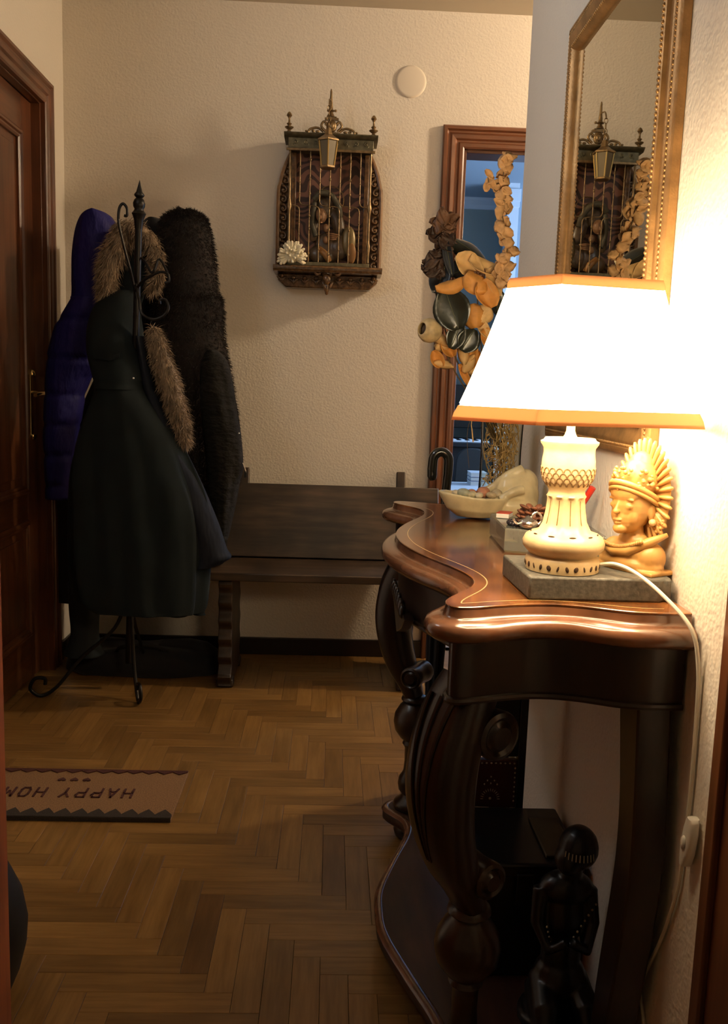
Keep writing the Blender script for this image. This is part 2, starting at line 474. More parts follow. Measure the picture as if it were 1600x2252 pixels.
for (a, c) in ((0.17, 0.60), (0.70, LDZ-0.125)):
    ya, yb = y0+ST, y1-ST
    cs = [((ya, a), (1, 1)), ((yb, a), (-1, 1)), ((yb, c), (-1, -1)), ((ya, c), (1, -1))]
    for k in range(4):
        R = [[Vector((XF + t, p[0] + u[0]*w, p[1] + u[1]*w)) for w, t in MPROF] for p, u in (cs[k], cs[(k+1) % 4])]
        MB().rings(R).build('panel_moulding', DOORW if k % 2 else DOORWY, d2, smooth=30)
    MB().box((XF-0.0085, ya+0.06, a+0.06), (XF-0.003, yb-0.06, c-0.06)).build('raised_panel', DOORW, d2, bevel=0.004)
hy = LD1 - 0.058
hp = MB()
hp.box((XF, hy-0.014, 0.905), (XF+0.004, hy+0.014, 1.125))
pl = hp.build('handle_plate', BRASS, d2, bevel=0.002)
MB().lathe([(0.0, -0.008), (0.012, -0.006), (0.014, 0), (0.010, 0.010), (0.0, 0.018)], (XF+0.004, hy, 1.127), 12).build('plate_finial', BRASS, pl)
MB().lathe([(0.0, -0.018), (0.010, -0.010), (0.014, 0), (0.012, 0.006), (0.0, 0.008)], (XF+0.004, hy, 0.903), 12).build('plate_finial', BRASS, pl)
MB().tube(cr([(XF+0.003, hy, 1.06), (XF+0.045, hy, 1.06), (XF+0.052, hy-0.012, 1.06), (XF+0.052, hy-0.07, 1.058), (XF+0.050, hy-0.105, 1.054)], 5), 0.0075, 10).build('lever', BRASS, pl)

# ---- casings of the doorway the view is taken from
NDW = wood('near door wood', (0.16, 0.038, 0.010), (0.26, 0.07, 0.02), 0.4, (45, 45, 3))
DX, DYF = -0.519, 1.40          # right face and far edge of the open leaf
d4 = struct(thing('door_3', 'open reddish door leaf at the left edge, close to the camera', 'door', (DX-0.02, DYF-0.38, 0)))
del d4['category']
MB().box((DX-0.04, DYF-0.76, 0.006), (DX, DYF, 2.05)).build('leaf', NDW, d4, bevel=0.002)
for za, zb_ in ((0.17, 0.62), (0.74, 1.93)):
    for xs in (DX-0.044, DX):
        MB().box((xs, DYF-0.65, za), (xs+0.004, DYF-0.11, zb_)).build('raised_panel', NDW, d4, bevel=0.002)
MB().box((DX-0.044, DYF-0.08, 0.93), (DX-0.04, DYF-0.05, 1.13)).build('handle_plate', BRASS, d4, bevel=0.001)
MB().tube(cr([(DX-0.042, DYF-0.065, 1.03), (DX-0.082, DYF-0.065, 1.03), (DX-0.089, DYF-0.075, 1.03), (DX-0.089, DYF-0.16, 1.03)], 5), 0.007, 10).build('lever', BRASS, d4)
m = MB(); m.box((XW-0.022, 0.85, 0), (XW, 0.975, 2.15)); m.box((XW-0.03, 0.94, 0), (XW-0.02, 0.965, 2.15))
struct(m.build('trim_2', DOORW, bevel=0.003))

w1 = struct(thing('added_window', 'added unseen high window in the left wall, for cool fill light', 'window', (XL, OD1, OZ0)))
del w1['category']
wc = [((XL, OD0, OZ0), (0, -1, -1)), ((XL, OD1, OZ0), (0, 1, -1)), ((XL, OD1, OZ1), (0, 1, 1)), ((XL, OD0, OZ1), (0, -1, 1))]
for k in range(4): casing('added_window_frame', w1, [wc[k], wc[(k+1) % 4]], (1, 0, 0), DOORW if k % 2 else DOORWY)
m = MB(); m.box((XL-0.14, -1.7, -0.06), (XW+0.12, -1.6, ZC)); struct(m.build('wall_rear', WALL, smooth=0))

# ---- the study beyond the doorway
STW = mat('study wall paint', (0.34, 0.40, 0.46), 0.9)
STG = mat('study far wall paint', (0.36, 0.40, 0.36), 0.9)
STC = mat('study ceiling paint', (0.36, 0.42, 0.48), 0.9)
STT = mat('study white trim', (0.82, 0.84, 0.86), 0.5)
Y2 = 6.95
def shell(name, lo, hi, mt): struct(MB().box(lo, hi).build(name, mt, smooth=0))
shell('wall_study_left', (-0.3, YB+0.1, 0), (-0.2, Y2, ZC), STW)
shell('wall_study_far', (-0.3, Y2, 0), (3.1, Y2+0.1, ZC), STG)
shell('wall_study_return', (1.25, Y2-0.55, 0), (3.0, Y2, ZC), STW)
shell('wall_study_right', (3.0, YB+0.1, 0), (3.1, Y2, ZC), STW)
shell('ceiling_study', (-0.3, YB+0.1, ZC), (3.1, Y2+0.1, ZC+0.08), STC)
shell('floor_study', (-0.3, YB+0.1, -0.06), (3.1, Y2+0.1, 0), mat('study floor', (0.22, 0.17, 0.12), 0.4))
# white crown and corner trim around the far alcove
m = MB()
m.prism([(Y2-0.10, ZC), (Y2-0.10, ZC-0.02), (Y2-0.05, ZC-0.045), (Y2-0.02, ZC-0.07), (Y2, ZC-0.07), (Y2, ZC)], 'x', -0.2, 1.25)
struct(m.build('trim_3', STT, smooth=0))
m = MB(); m.box((1.17, Y2-0.60, 0), (1.25, Y2-0.50, ZC)); m.box((1.145, Y2-0.61, ZC-0.12), (1.26, Y2-0.49, ZC-0.04)); m.box((1.155, Y2-0.605, ZC-0.16), (1.255, Y2-0.495, ZC-0.12))
struct(m.build('trim_4', STT, smooth=0))
# ================================================================== CONSOLE TABLE
TZ = 0.842           # table top surface
YM = 1.652           # middle of the table
half = [(0.0, 1.086), (0.05, 1.084), (0.10, 1.092), (0.155, 1.120), (0.21, 1.118), (0.27, 1.094), (0.316, 1.090), (0.344, 1.118), (0.344, 1.165),
        (0.314, 1.218), (0.288, 1.262), (0.286, 1.310), (0.304, 1.375), (0.340, 1.46), (0.368, 1.56), (0.376, 1.652)]
full = half + [(w, 2*YM - y) for w, y in reversed(half[:-1])]
CT = thing('console_table', 'serpentine walnut console table with inlaid top and carved dark scroll legs', 'table', (XW-0.19, YM, 0))
def outline(inset, n=6, w0=0.0):
    """outline of the top pulled in by inset, as XY points from the near wall end to the far wall end"""
    P = [np.array(p) for p in cr(full, n)]
    out = []
    for k, p in enumerate(P):
        t = P[min(k+1, len(P)-1)] - P[max(k-1, 0)]; t /= np.linalg.norm(t)
        nrm = np.array([t[1], -t[0]])      # pointing outwards (w, y)
        if k == 0: nrm = np.array([0, -1.0])
        if k == len(P) - 1: nrm = np.array([0, 1.0])
        out.append(p - nrm * inset)
    for _ in range(int(inset*420)):       # round off tight corners of the inset line
        out = [out[0]] + [0.25*out[k-1] + 0.5*out[k] + 0.25*out[k+1] for k in range(1, len(out)-1)] + [out[-1]]
    return [(XW - 0.004 - max(q[0], w0), q[1]) for q in out]
def ringz(inset, z, w0=0.0): return [Vector((x, y, z)) for x, y in outline(inset, w0=w0)]
# moulded slab edge
prof = [(0.020, -0.046), (0.008, -0.044), (0.001, -0.037), (0.0, -0.030), (0.003, -0.023), (0.010, -0.019), (0.017, -0.017), (0.0225, -0.0155), (0.025, -0.012), (0.0265, -0.0045), (0.028, -0.0025)]
MB().rings([ringz(a, TZ + z) for a, z in prof]).build('top_moulding', TABE, CT, smooth=60)
MB().rings([ringz(0.0265, TZ-0.003), ringz(0.0265, TZ-0.0008), ringz(0.028, TZ)]).build('top', TABW, CT, smooth=20)
# thin inlay line
pts = [Vector((x, y, TZ+0.0002)) for x, y in outline(0.048, w0=0.03)]
m = MB(); wv = []
for k, p in enumerate(pts):
    t = (pts[min(k+1, len(pts)-1)] - pts[max(k-1, 0)]).normalized(); s = Vector((t.y, -t.x, 0)) * 0.0009
    wv += [p - s, p + s]
m.add(wv, [(2*k, 2*k+1, 2*k+3, 2*k+2) for k in range(len(pts)-1)])
m.build('inlay_line', INLAY, CT, smooth=0)
# apron with beaded lower edge
AZ0 = 0.712
ao = outline(0.034); ai = outline(0.052)
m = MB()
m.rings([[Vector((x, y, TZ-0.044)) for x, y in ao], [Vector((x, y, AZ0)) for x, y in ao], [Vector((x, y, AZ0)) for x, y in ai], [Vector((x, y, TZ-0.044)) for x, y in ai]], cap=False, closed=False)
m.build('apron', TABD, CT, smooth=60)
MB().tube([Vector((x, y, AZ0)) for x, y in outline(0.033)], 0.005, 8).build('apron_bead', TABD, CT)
# hanging carved drop in the middle of the front apron
m = MB()
xf = XW - 0.376 + 0.030
m.prism([(YM-0.16, AZ0+0.01), (YM-0.10, AZ0-0.02), (YM-0.03, AZ0-0.045), (YM, AZ0-0.055), (YM+0.03, AZ0-0.045), (YM+0.10, AZ0-0.02), (YM+0.16, AZ0+0.01)], 'x', xf, xf+0.018)
for k in range(-3, 4):
    m.ell((xf, YM + k*0.035, AZ0 + 0.012 - 0.012*abs(k) * 0.0), (0.007, 0.014, 0.02 - 0.002*abs(k)))
m.build('carved_drop', TABD, CT, bevel=0.003)
# front legs: S-scroll in the vertical plane of the corner, turned balls and foot
def scroll_leg(sy):
    yl = YM - sy * 0.445       # leg axis
    xl = 0.222
    out = Vector((-0.86, -0.50 * sy, 0)).normalized()   # knee points out of the corner
    side = Vector((-out.y, out.x, 0))
    base = Vector((xl, yl, 0))
    path = [(0.020, 0.714, 0.044), (0.042, 0.675, 0.050), (0.060, 0.625, 0.052), (0.066, 0.565, 0.052), (0.058, 0.505, 0.048), (0.040, 0.450, 0.042), (0.016, 0.405, 0.033), (0.000, 0.368, 0.026)]
    P = cr(path, 5); R = []
    for k, (u, z, w) in enumerate(P):
        t = np.array(P[min(k+1, len(P)-1)]) - np.array(P[max(k-1, 0)])
        tn = Vector((out.x*t[0], out.y*t[0], t[1])).normalized()
        nn = tn.cross(side).normalized()
        c = base + out*u + Vector((0, 0, z)); d = w * 0.72
        ring = []
        for i in range(16):
            a = 2*PI*i/16
            ca, sa = math.cos(a), math.sin(a)
            e = 0.62
            uu = math.copysign(abs(ca)**e, ca) * w; vv = math.copysign(abs(sa)**e, sa) * d
            vv += 0.0018 * math.cos(a*6) * (1 if sa < 0 else 0)
            ring.append(c + side*uu + nn*vv)
        R.append(ring)
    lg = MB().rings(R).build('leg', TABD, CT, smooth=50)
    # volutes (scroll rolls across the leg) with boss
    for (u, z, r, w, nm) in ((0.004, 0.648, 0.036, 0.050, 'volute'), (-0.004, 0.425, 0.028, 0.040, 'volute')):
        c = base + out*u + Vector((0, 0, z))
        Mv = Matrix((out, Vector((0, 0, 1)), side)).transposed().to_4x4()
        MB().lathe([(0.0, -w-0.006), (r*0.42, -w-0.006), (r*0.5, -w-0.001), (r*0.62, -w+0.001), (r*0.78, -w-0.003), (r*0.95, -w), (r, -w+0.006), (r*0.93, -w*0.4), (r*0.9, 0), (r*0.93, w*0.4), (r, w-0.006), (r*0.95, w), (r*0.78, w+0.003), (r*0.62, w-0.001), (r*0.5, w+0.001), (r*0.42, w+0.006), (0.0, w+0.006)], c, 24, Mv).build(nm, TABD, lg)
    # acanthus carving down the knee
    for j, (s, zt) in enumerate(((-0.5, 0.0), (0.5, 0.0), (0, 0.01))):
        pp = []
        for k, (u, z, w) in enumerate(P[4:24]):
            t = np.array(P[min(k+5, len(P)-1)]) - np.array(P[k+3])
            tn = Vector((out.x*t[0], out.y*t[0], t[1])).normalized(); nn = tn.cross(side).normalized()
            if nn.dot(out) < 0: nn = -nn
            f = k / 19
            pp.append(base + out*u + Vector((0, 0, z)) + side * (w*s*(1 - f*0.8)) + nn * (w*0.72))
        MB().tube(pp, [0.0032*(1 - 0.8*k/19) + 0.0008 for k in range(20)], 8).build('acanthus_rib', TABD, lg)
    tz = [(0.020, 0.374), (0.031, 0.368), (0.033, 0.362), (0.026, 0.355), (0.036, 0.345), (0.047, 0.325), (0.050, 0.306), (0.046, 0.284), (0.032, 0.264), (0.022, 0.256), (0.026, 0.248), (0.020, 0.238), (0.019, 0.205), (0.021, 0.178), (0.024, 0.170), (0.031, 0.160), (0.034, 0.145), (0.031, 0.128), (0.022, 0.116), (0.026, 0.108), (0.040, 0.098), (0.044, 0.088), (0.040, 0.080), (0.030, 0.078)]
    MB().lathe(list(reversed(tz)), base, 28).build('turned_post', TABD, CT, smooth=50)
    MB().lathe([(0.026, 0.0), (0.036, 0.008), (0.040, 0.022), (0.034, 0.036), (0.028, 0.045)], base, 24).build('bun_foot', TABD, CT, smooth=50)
for sy in (1, -1): scroll_leg(sy)
# lower platform
SH = 0.078
pf = [(0.0, 1.19), (0.10, 1.185), (0.20, 1.165), (0.285, 1.165), (0.305, 1.21), (0.262, 1.275), (0.262, 1.34), (0.30, 1.45), (0.338, 1.57), (0.345, YM)]
pfull = pf + [(w, 2*YM - y) for w, y in reversed(pf[:-1])]
def pring(inset, z):
    P = [np.array(p) for p in cr(pfull, 5)]; out = []
    for k, p in enumerate(P):
        t = P[min(k+1, len(P)-1)] - P[max(k-1, 0)]; t /= np.linalg.norm(t)
        q = p - np.array([t[1], -t[0]]) * inset
        out.append(Vector((XW - 0.02 - max(q[0], 0), q[1], z)))
    return out
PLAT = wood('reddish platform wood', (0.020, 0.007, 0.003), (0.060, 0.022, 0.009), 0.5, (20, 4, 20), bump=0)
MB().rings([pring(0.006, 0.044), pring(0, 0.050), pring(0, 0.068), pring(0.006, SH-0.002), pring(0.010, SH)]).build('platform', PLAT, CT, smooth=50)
MB().rings([pring(0.002, 0.0685), pring(-0.003, 0.072), pring(0.002, 0.0775), pring(0.012, SH+0.0015), pring(0.014, SH)], cap=False).build('platform_bead', TABE, CT, smooth=60)
# back legs: flat sabre-shaped boards against the wall
for sy in (1, -1):
    fr = cr([(0.108, 0.76), (0.110, 0.70), (0.098, 0.64), (0.082, 0.56), (0.080, 0.48), (0.092, 0.40), (0.112, 0.30), (0.128, 0.20), (0.138, 0.10), (0.142, 0.0)], 4)
    bk = cr([(0.035, 0.76), (0.035, 0.70), (0.028, 0.64), (0.020, 0.56), (0.018, 0.48), (0.028, 0.40), (0.048, 0.30), (0.070, 0.20), (0.088, 0.10), (0.096, 0.0)], 4)
    poly = [(YM - sy*(0.566 - a), z) for a, z in fr] + [(YM - sy*(0.566 - a), z) for a, z in reversed(bk)]
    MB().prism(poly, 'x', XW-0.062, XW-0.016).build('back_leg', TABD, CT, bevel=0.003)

# ================================================================== MIRROR
MX = XW
mY0, mY1, mZ0, mZ1 = 1.290, 1.930, 1.028, 1.862
MR = thing('wall_mirror', 'tall rectangular mirror in worn gilt beaded frame on the right wall', 'mirror', (MX, (mY0+mY1)/2, mZ0))
FP = [(0.0, 0.0), (0.0, 0.012), (0.003, 0.015), (0.010, 0.017), (0.014, 0.014), (0.018, 0.018), (0.024, 0.019), (0.036, 0.015), (0.044, 0.014), (0.047, 0.020), (0.054, 0.023), (0.059, 0.020), (0.064, 0.009), (0.064, 0.0)]
cs = [((mY0, mZ0), (1, 1)), ((mY1, mZ0), (-1, 1)), ((mY1, mZ1), (-1, -1)), ((mY0, mZ1), (1, -1))]
sides = []
for k in range(4):
    R = [[Vector((MX - t - 0.001, p[0] + u[0]*w, p[1] + u[1]*w)) for w, t in FP] for p, u in (cs[k], cs[(k+1) % 4])]
    sides.append(MB().rings(R).build('frame_side', GILT, MR, smooth=40))
for k in range(4):      # beads along two steps of the frame
    for wv_, tv, rb, stp in ((0.015, 0.0165, 0.0034, 0.0075), (0.053, 0.0225, 0.0036, 0.0078)):
        (p, u), (q, v) = cs[k], cs[(k+1) % 4]
        A = Vector((MX - tv, p[0] + u[0]*wv_, p[1] + u[1]*wv_)); B = Vector((MX - tv, q[0] + v[0]*wv_, q[1] + v[1]*wv_))
        n = int((B-A).length / stp); b = MB()
        for i in range(n + 1): b.ell(A.lerp(B, i/n), rb, nu=6, nv=4)
        o = b.build('beading', GILT, sides[k], smooth=180); o['kind'] = 'stuff'
mg = mat('mirror glass', (0.80, 0.79, 0.70), 0.01, 1.0)
MB().box((MX-0.010, mY0+0.061, mZ0+0.061), (MX-0.002, mY1-0.061, mZ1-0.061)).build('mirror_glass', mg, MR, smooth=0)

# ================================================================== SLATE SLAB + TABLE LAMP
SLATE = mat('dark slate', (0.085, 0.082, 0.07), 0.6, var=0.35, vscale=150, bump=0.5, bscale=220, dist=0.001)
sz0, sz1 = TZ, TZ + 0.032
m = MB().prism([(0.272, 1.166), (0.452, 1.166), (0.460, 1.172), (0.468, 1.168), (0.472, 1.182), (0.474, 1.325), (0.266, 1.325)], 'z', sz0, sz1)
tag(m.build('stone_slab', SLATE, bevel=0.003, smooth=30), 'dark slate slab with chipped corner under the lit lamp', 'slab')

LX, LY = 0.330, 1.222
LZ = sz1
LP = thing('table_lamp', 'lit table lamp with carved ivory base and cream six-sided shade', 'lamp', (LX, LY, LZ))
IVORY = mat('carved ivory wood', (0.56, 0.43, 0.235), 0.42, var=0.14, vscale=45, bump=0.15, bscale=90, coat=0.15)
class FL:
    k = 10
    def __call__(s, z): return 0.05 if 0.052 < z < 0.105 else 0.0
prof = [(0.046, 0), (0.051, 0.001), (0.052, 0.014), (0.050, 0.020), (0.046, 0.022), (0.050, 0.026), (0.056, 0.033), (0.057, 0.041), (0.053, 0.049), (0.045, 0.053), (0.036, 0.056), (0.030, 0.068), (0.027, 0.085), (0.0255, 0.102), (0.0275, 0.105), (0.0255, 0.108), (0.025, 0.113), (0.028, 0.118), (0.0345, 0.128), (0.037, 0.140), (0.0365, 0.155), (0.0350, 0.165), (0.0355, 0.172), (0.0395, 0.178), (0.040, 0.181), (0.036, 0.183), (0.034, 0.186), (0.012, 0.186)]
body = MB().lathe(prof, (LX, LY, LZ), 60, flute=FL()).build('lamp_base', IVORY, LP, smooth=60)
HOLESHADE = mat('painted recess shade', (0.05, 0.025, 0.01), 0.8)  # dark colour stands in for the shade inside holes and grooves
for k in range(26):
    a = 2*PI*k/26
    p = Vector((LX + 0.0515*math.cos(a), LY + 0.0515*math.sin(a), LZ+0.0095))
    Mr = rotM(0, 0, a)
    MB().ell(p, (0.0012, 0.0014 + 0.0010*(k % 3), 0.0042), Mr @ rotM(0.3*((k % 2)*2-1), 0, 0), 8, 6).build('hole_shade', HOLESHADE, body)
for k in range(10):
    a = 2*PI*(k+0.5)/10
    MB().ell((LX + 0.046*math.cos(a), LY + 0.046*math.sin(a), LZ+0.0525), (0.0012, 0.005, 0.0012), rotM(0, 0, a), 8, 5).build('groove_shade', HOLESHADE, body)
# fish-scale carving round the lower bowl of the cup
scale_m = mat('scale carving', (0.16, 0.09, 0.03), 0.6)
for row in range(4):
    zz = 0.120 + row*0.0065; rp = lambda z_: float(np.interp(z_, [q[1] for q in prof[15:20]], [q[0] for q in prof[15:20]])) + 0.0002
    b = MB()
    for k in range(22):
        a = 2*PI*(k + 0.5*(row % 2))/22
        pts = []
        for j in range(7):
            t = PI * j/6
            da = 0.125*math.cos(t); dz = 0.0058*math.sin(t)
            rr = rp(zz+dz); pts.append((LX + rr*math.cos(a+da), LY + rr*math.sin(a+da), LZ + zz + dz))
        b.tube(pts, 0.0008, 5)
    b.build('scale_row', scale_m, body)
for k in range(10):
    a = 2*PI*(k+0.5)/10
    MB().tube([(LX + r_*math.cos(a), LY + r_*math.sin(a), LZ + z_) for r_, z_ in ((0.0295, 0.066), (0.0268, 0.078), (0.0252, 0.090), (0.0245, 0.100))], 0.0007, 5).build('flute_line', scale_m, body)
MB().lathe([(0.012, 0.184), (0.008, 0.190), (0.006, 0.196), (0.006, 0.215), (0.014, 0.217), (0.014, 0.245), (0.008, 0.247)], (LX, LY, LZ), 16).build('lamp_socket', IVORY, LP)
BULBM = emis('bulb glass', WARM, 60.0)
BZ = 1.150
MB().ell((LX, LY, BZ), (0.021, 0.021, 0.026)).build('bulb', BULBM, LP, smooth=180)
# shade: tapered elongated hexagon with slightly hollow sides
SC = Vector((0.328, 1.186, 0)); ang = math.radians(11.5)
def hexring(s, z, tipL=0.176, tipR=0.142, hw=0.1125, hd=0.118, grow=0.0):
    loc = [(-hw, -hd), (hw, -hd), (tipR, 0), (hw*0.86, hd), (-hw, hd), (-tipL, 0)]
    out = []
    for u, v in loc:
        u *= s; v *= s
        L = math.hypot(u, v); u *= (L+grow)/L; v *= (L+grow)/L
        out.append(Vector((SC.x + u*math.cos(ang) - v*math.sin(ang), SC.y + u*math.sin(ang) + v*math.cos(ang), z)))
    return out
shz0, shz1 = 1.086, 1.262
def ssz(t): return 1.0 + (0.60 - 1.0)*(t**0.86)
K = 10
def shade_panel(i):
    m = MB(); R = []
    for k in range(K+1):
        t = k/K; r = hexring(ssz(t), shz0 + (shz1-shz0)*t)
        R.append([r[i].lerp(r[(i+1) % 6], a/6) for a in range(7)])
    m.rings(R, cap=False, closed=False)
    return m
SHM = emis('lit shade fabric', (1.0, 0.80, 0.52), SHADE_E, (0.75, 0.66, 0.5))
for i in range(6):
    o = shade_panel(i).build('shade_panel', SHM, LP, smooth=60)
TRIM = mat('tan ribbon trim', (0.62, 0.33, 0.13), 0.6)
_nt = TRIM.node_tree; _tl = _nt.nodes.new('ShaderNodeBsdfTranslucent'); _tl.inputs[0].default_value = (0.8, 0.42, 0.16, 1); _mx = _nt.nodes.new('ShaderNodeMixShader'); _mx.inputs[0].default_value = 0.05
_nt.links.new(_nt.nodes['Principled BSDF'].outputs[0], _mx.inputs[1]); _nt.links.new(_tl.outputs[0], _mx.inputs[2]); _nt.links.new(_mx.outputs[0], _nt.nodes['Material Output'].inputs[0])
for t0, t1, nm in ((0.0, 0.085, 'lower_ribbon'), (0.945, 1.0, 'upper_ribbon')):
    R = []
    za, zb = shz0 + (shz1-shz0)*t0 - (0.004 if t0 == 0 else 0), shz0 + (shz1-shz0)*t1 + (0.003 if t0 > 0 else 0)
    ra, rb = ssz(t0), ssz(t1)
    R = [hexring(ra, za, grow=-0.001), hexring(ra, za, grow=0.002), hexring((ra+rb)/2, (za+zb)/2, grow=0.0032), hexring(rb, zb, grow=0.002), hexring(rb, zb, grow=-0.001), hexring(ra, za, grow=-0.001)]
    MB().rings(R, cap=False).build(nm, TRIM, LP, smooth=30)
for i in range(6):     # piping over the frame edges
    pts = [hexring(ssz(k/K), shz0 + (shz1-shz0)*k/K, grow=0.0005)[i] for k in range(1, K+1)]
    MB().tube(pts, 0.0012, 6).build('shade_seam', SHM, LP)
# spider that carries the shade
sp = MB()
for i in (0, 2, 4):
    r = hexring(ssz(0.97), shz0 + (shz1-shz0)*0.97)[i]
    sp.tube([(LX, LY, 1.262), tuple(r)], 0.0012, 6)
sp.tube([(LX, LY, LZ+0.245), (LX+0.027, LY, 1.15), (LX, LY, 1.262)], 0.0012, 6); sp.tube([(LX, LY, LZ+0.245), (LX-0.027, LY, 1.15), (LX, LY, 1.262)], 0.0012, 6)
sp.build('shade_spider', BRASS, LP)
lb = light('lamp_bulb_light', 'POINT', (LX, LY, BZ), BULB_E, WARM, 0.024)
lb.parent = LP; lb.location = Vector((LX, LY, BZ)) - LP.location
# cord with inline switch
CORD = mat('ivory cord', (0.80, 0.74, 0.60), 0.45)
cp = [at(1312, 1243, 1.205), Vector((0.395, 1.188, LZ+0.016)), at(1400, 1262, 1.165), Vector((0.440, 1.120, LZ-0.012)), Vector((0.462, 1.078, TZ-0.012)), Vector((0.4725, 1.072, TZ-0.06)), Vector((0.475, 1.070, 0.72)), Vector((0.4755, 1.068, 0.63)), Vector((0.4755, 1.072, 0.565))]
cd = MB().tube(cr(cp, 8), 0.0027, 8).build('lamp_cord', CORD, LP)
cq = [atX(1500, 1890, 0.4755), atX(1488, 1960, 0.4755), atX(1455, 2060, 0.4755), atX(1418, 2140, 0.4755), atX(1407, 2180, 0.4755), atX(1416, 2260, 0.4755), Vector((0.4755, 1.10, 0.12)), Vector((0.473, 1.06, 0.085))]
MB().tube(cr(cq, 8), 0.0027, 8).build('lamp_cord', CORD, LP)
s0, s1 = atX(1524, 1800, 0.470), atX(1505, 1900, 0.470)
dv = (s1 - s0); up = -dv.normalized(); sd = Vector((0, up.z, -up.y)); Mx = Matrix((Vector((1, 0, 0)), sd, up)).transposed().to_4x4()
m = MB(); Ln = dv.length; R = []
for t, w in ((0, 0.005), (0.06, 0.008), (0.3, 0.0125), (0.5, 0.013), (0.7, 0.0125), (0.94, 0.008), (1, 0.005)):
    c = s1.lerp(s0, t); R.append([c + sd*(w*math.copysign(abs(math.cos(a))**0.6, math.cos(a))) + Vector((1, 0, 0))*(0.007*math.copysign(abs(math.sin(a))**0.6, math.sin(a))) for a in [2*PI*i/16 for i in range(16)]])
m.rings(R); sw = m.build('cord_switch', WHITEP, LP, smooth=60)
m = MB(); c = s0.lerp(s1, 0.52) + Vector((-0.0075, 0, 0)); m.ell(c, (0.003, 0.006, 0.010), Mx, 12, 8); m.build('rocker', WHITEP, sw)

# ================================================================== HALL CEILING LAMP (assumed, unseen round the corner, lights the back wall)
HL = thing('assumed_ceiling_lamp', 'assumed unseen white glass globe lamp on the hall ceiling', 'ceiling lamp', (1.85, 3.02, ZC-0.2))
MB().lathe([(0.05, 0.0), (0.05, 0.02), (0.02, 0.03), (0.008, 0.035), (0.008, 0.0)], (1.85, 3.02, ZC-0.036), 20).build('ceiling_rose', BRASS, HL)
MB().lathe([(0.02, -0.02), (0.05, -0.05), (0.075, -0.09), (0.07, -0.13), (0.04, -0.16), (0.0, -0.17)][::-1], (1.85, 3.02, ZC-0.016), 24).build('globe', emis('lit opal glass', WARM, HALL_E), HL, smooth=180)
# ================================================================== BENCH
BN = thing('wooden_bench', 'old dark oak bench with plank backrest against the back wall', 'bench', (-0.02, 3.36, 0))
MB().box((-0.50, 3.155, 0.408), (0.40, 3.50, 0.438)).build('seat', BENCHW, BN, bevel=0.004)
def backM():
    return Matrix.Translation((0, 3.462, 0.440)) @ rotM(-math.radians(14), 0, 0)
MB().box((-0.405, -0.014, 0.0), (0.432, 0.014, 0.293), backM()).build('backrest', BENCHW, BN, bevel=0.003)
for x in (-0.345, 0.283):
    MB().box((x-0.018, 0.014, -0.05), (x+0.018, 0.042, 0.36), backM()).build('back_post', BENCHZ, BN, bevel=0.004)
# end boards with scalloped front edge
for x in (-0.372, 0.295):
    fr = []
    for k in range(61):
        z = 0.006 + 0.400*k/60
        y = 3.178 + 0.010*math.sin(z*2*PI/0.068) - 0.012*(z < 0.05)
        fr.append((y, z))
    bkp = []
    for k in range(61):
        z = 0.406 - 0.400*k/60
        y = 3.46 + 0.012*math.sin(z*2*PI/0.09) + 0.02*(1 - z/0.4)
        bkp.append((y, z))
    MB().prism(fr + bkp, 'x', x-0.025, x+0.025).build('leg_board', BENCHZ, BN, smooth=30, bevel=0.003)
    MB().box((x-0.03, 3.18, 0.0), (x+0.03, 3.235, 0.03)).build('foot', BENCHZ, BN, bevel=0.004)
    MB().box((x-0.03, 3.43, 0.0), (x+0.03, 3.485, 0.03)).build('foot', BENCHZ, BN, bevel=0.004)

# ================================================================== COAT STAND
CSX, CSY = -0.715, 3.14
top = at(307, 394, 2.965); b0 = Vector((CSX, CSY, 0.0))
CS = thing('coat_stand', 'black wrought iron coat stand with spiked finial and scroll hooks', 'coat stand', b0)
ax = (top - Vector((CSX, CSY, 0.1))).normalized()
def onpole(z): return Vector((CSX, CSY, 0.1)) + ax * ((z - 0.1) / ax.z)
q = ax.to_track_quat('Z', 'X').to_matrix().to_4x4()
MB().tube([onpole(0.10), onpole(0.6), onpole(1.1), onpole(1.62)], 0.0115, 14).build('pole', IRON, CS)
H = top.z - 1.60
pr = [(0.0125, 0), (0.015, 0.03), (0.020, 0.045), (0.023, 0.052), (0.017, 0.060), (0.014, 0.066), (0.0185, 0.075), (0.0195, 0.086), (0.0155, 0.098), (0.010, 0.104), (0.0155, 0.110), (0.0165, 0.115), (0.010, 0.124), (0.006, 0.14), (0.0, 0.165)]
pr = [(r, z * H / 0.165) for r, z in pr]
MB().lathe(pr, onpole(1.60), 20, q).build('finial', IRON, CS, smooth=60)
# four S-shaped hooks
def hook(pxs, Yh, r=0.0045):
    Yh = 2.995
    return MB().tube([at(x, y, yy) for x, y, yy in [tuple(c) for c in cr([(x, y, Yh + dy) for x, y, dy in pxs], 6)]], r, 8)
hook([(300, 655, 0.0), (288, 600, -0.03), (272, 540, -0.05), (261, 490, -0.06), (262, 460, -0.06), (270, 448, -0.06), (279, 458, -0.06), (279, 474, -0.06), (273, 474, -0.06)], CSY).build('hook', IRON, CS)
hook([(297, 640, -0.012), (312, 620, -0.05), (335, 605, -0.07), (355, 598, -0.075), (369, 604, -0.075), (371, 618, -0.075), (363, 622, -0.075)], CSY).build('hook', IRON, CS)
hook([(298, 625, -0.012), (306, 660, -0.07), (312, 690, -0.09), (335, 702, -0.09), (358, 695, -0.09), (370, 678, -0.09), (364, 660, -0.09), (352, 660, -0.09), (351, 668, -0.09)], CSY).build('hook', IRON, CS)
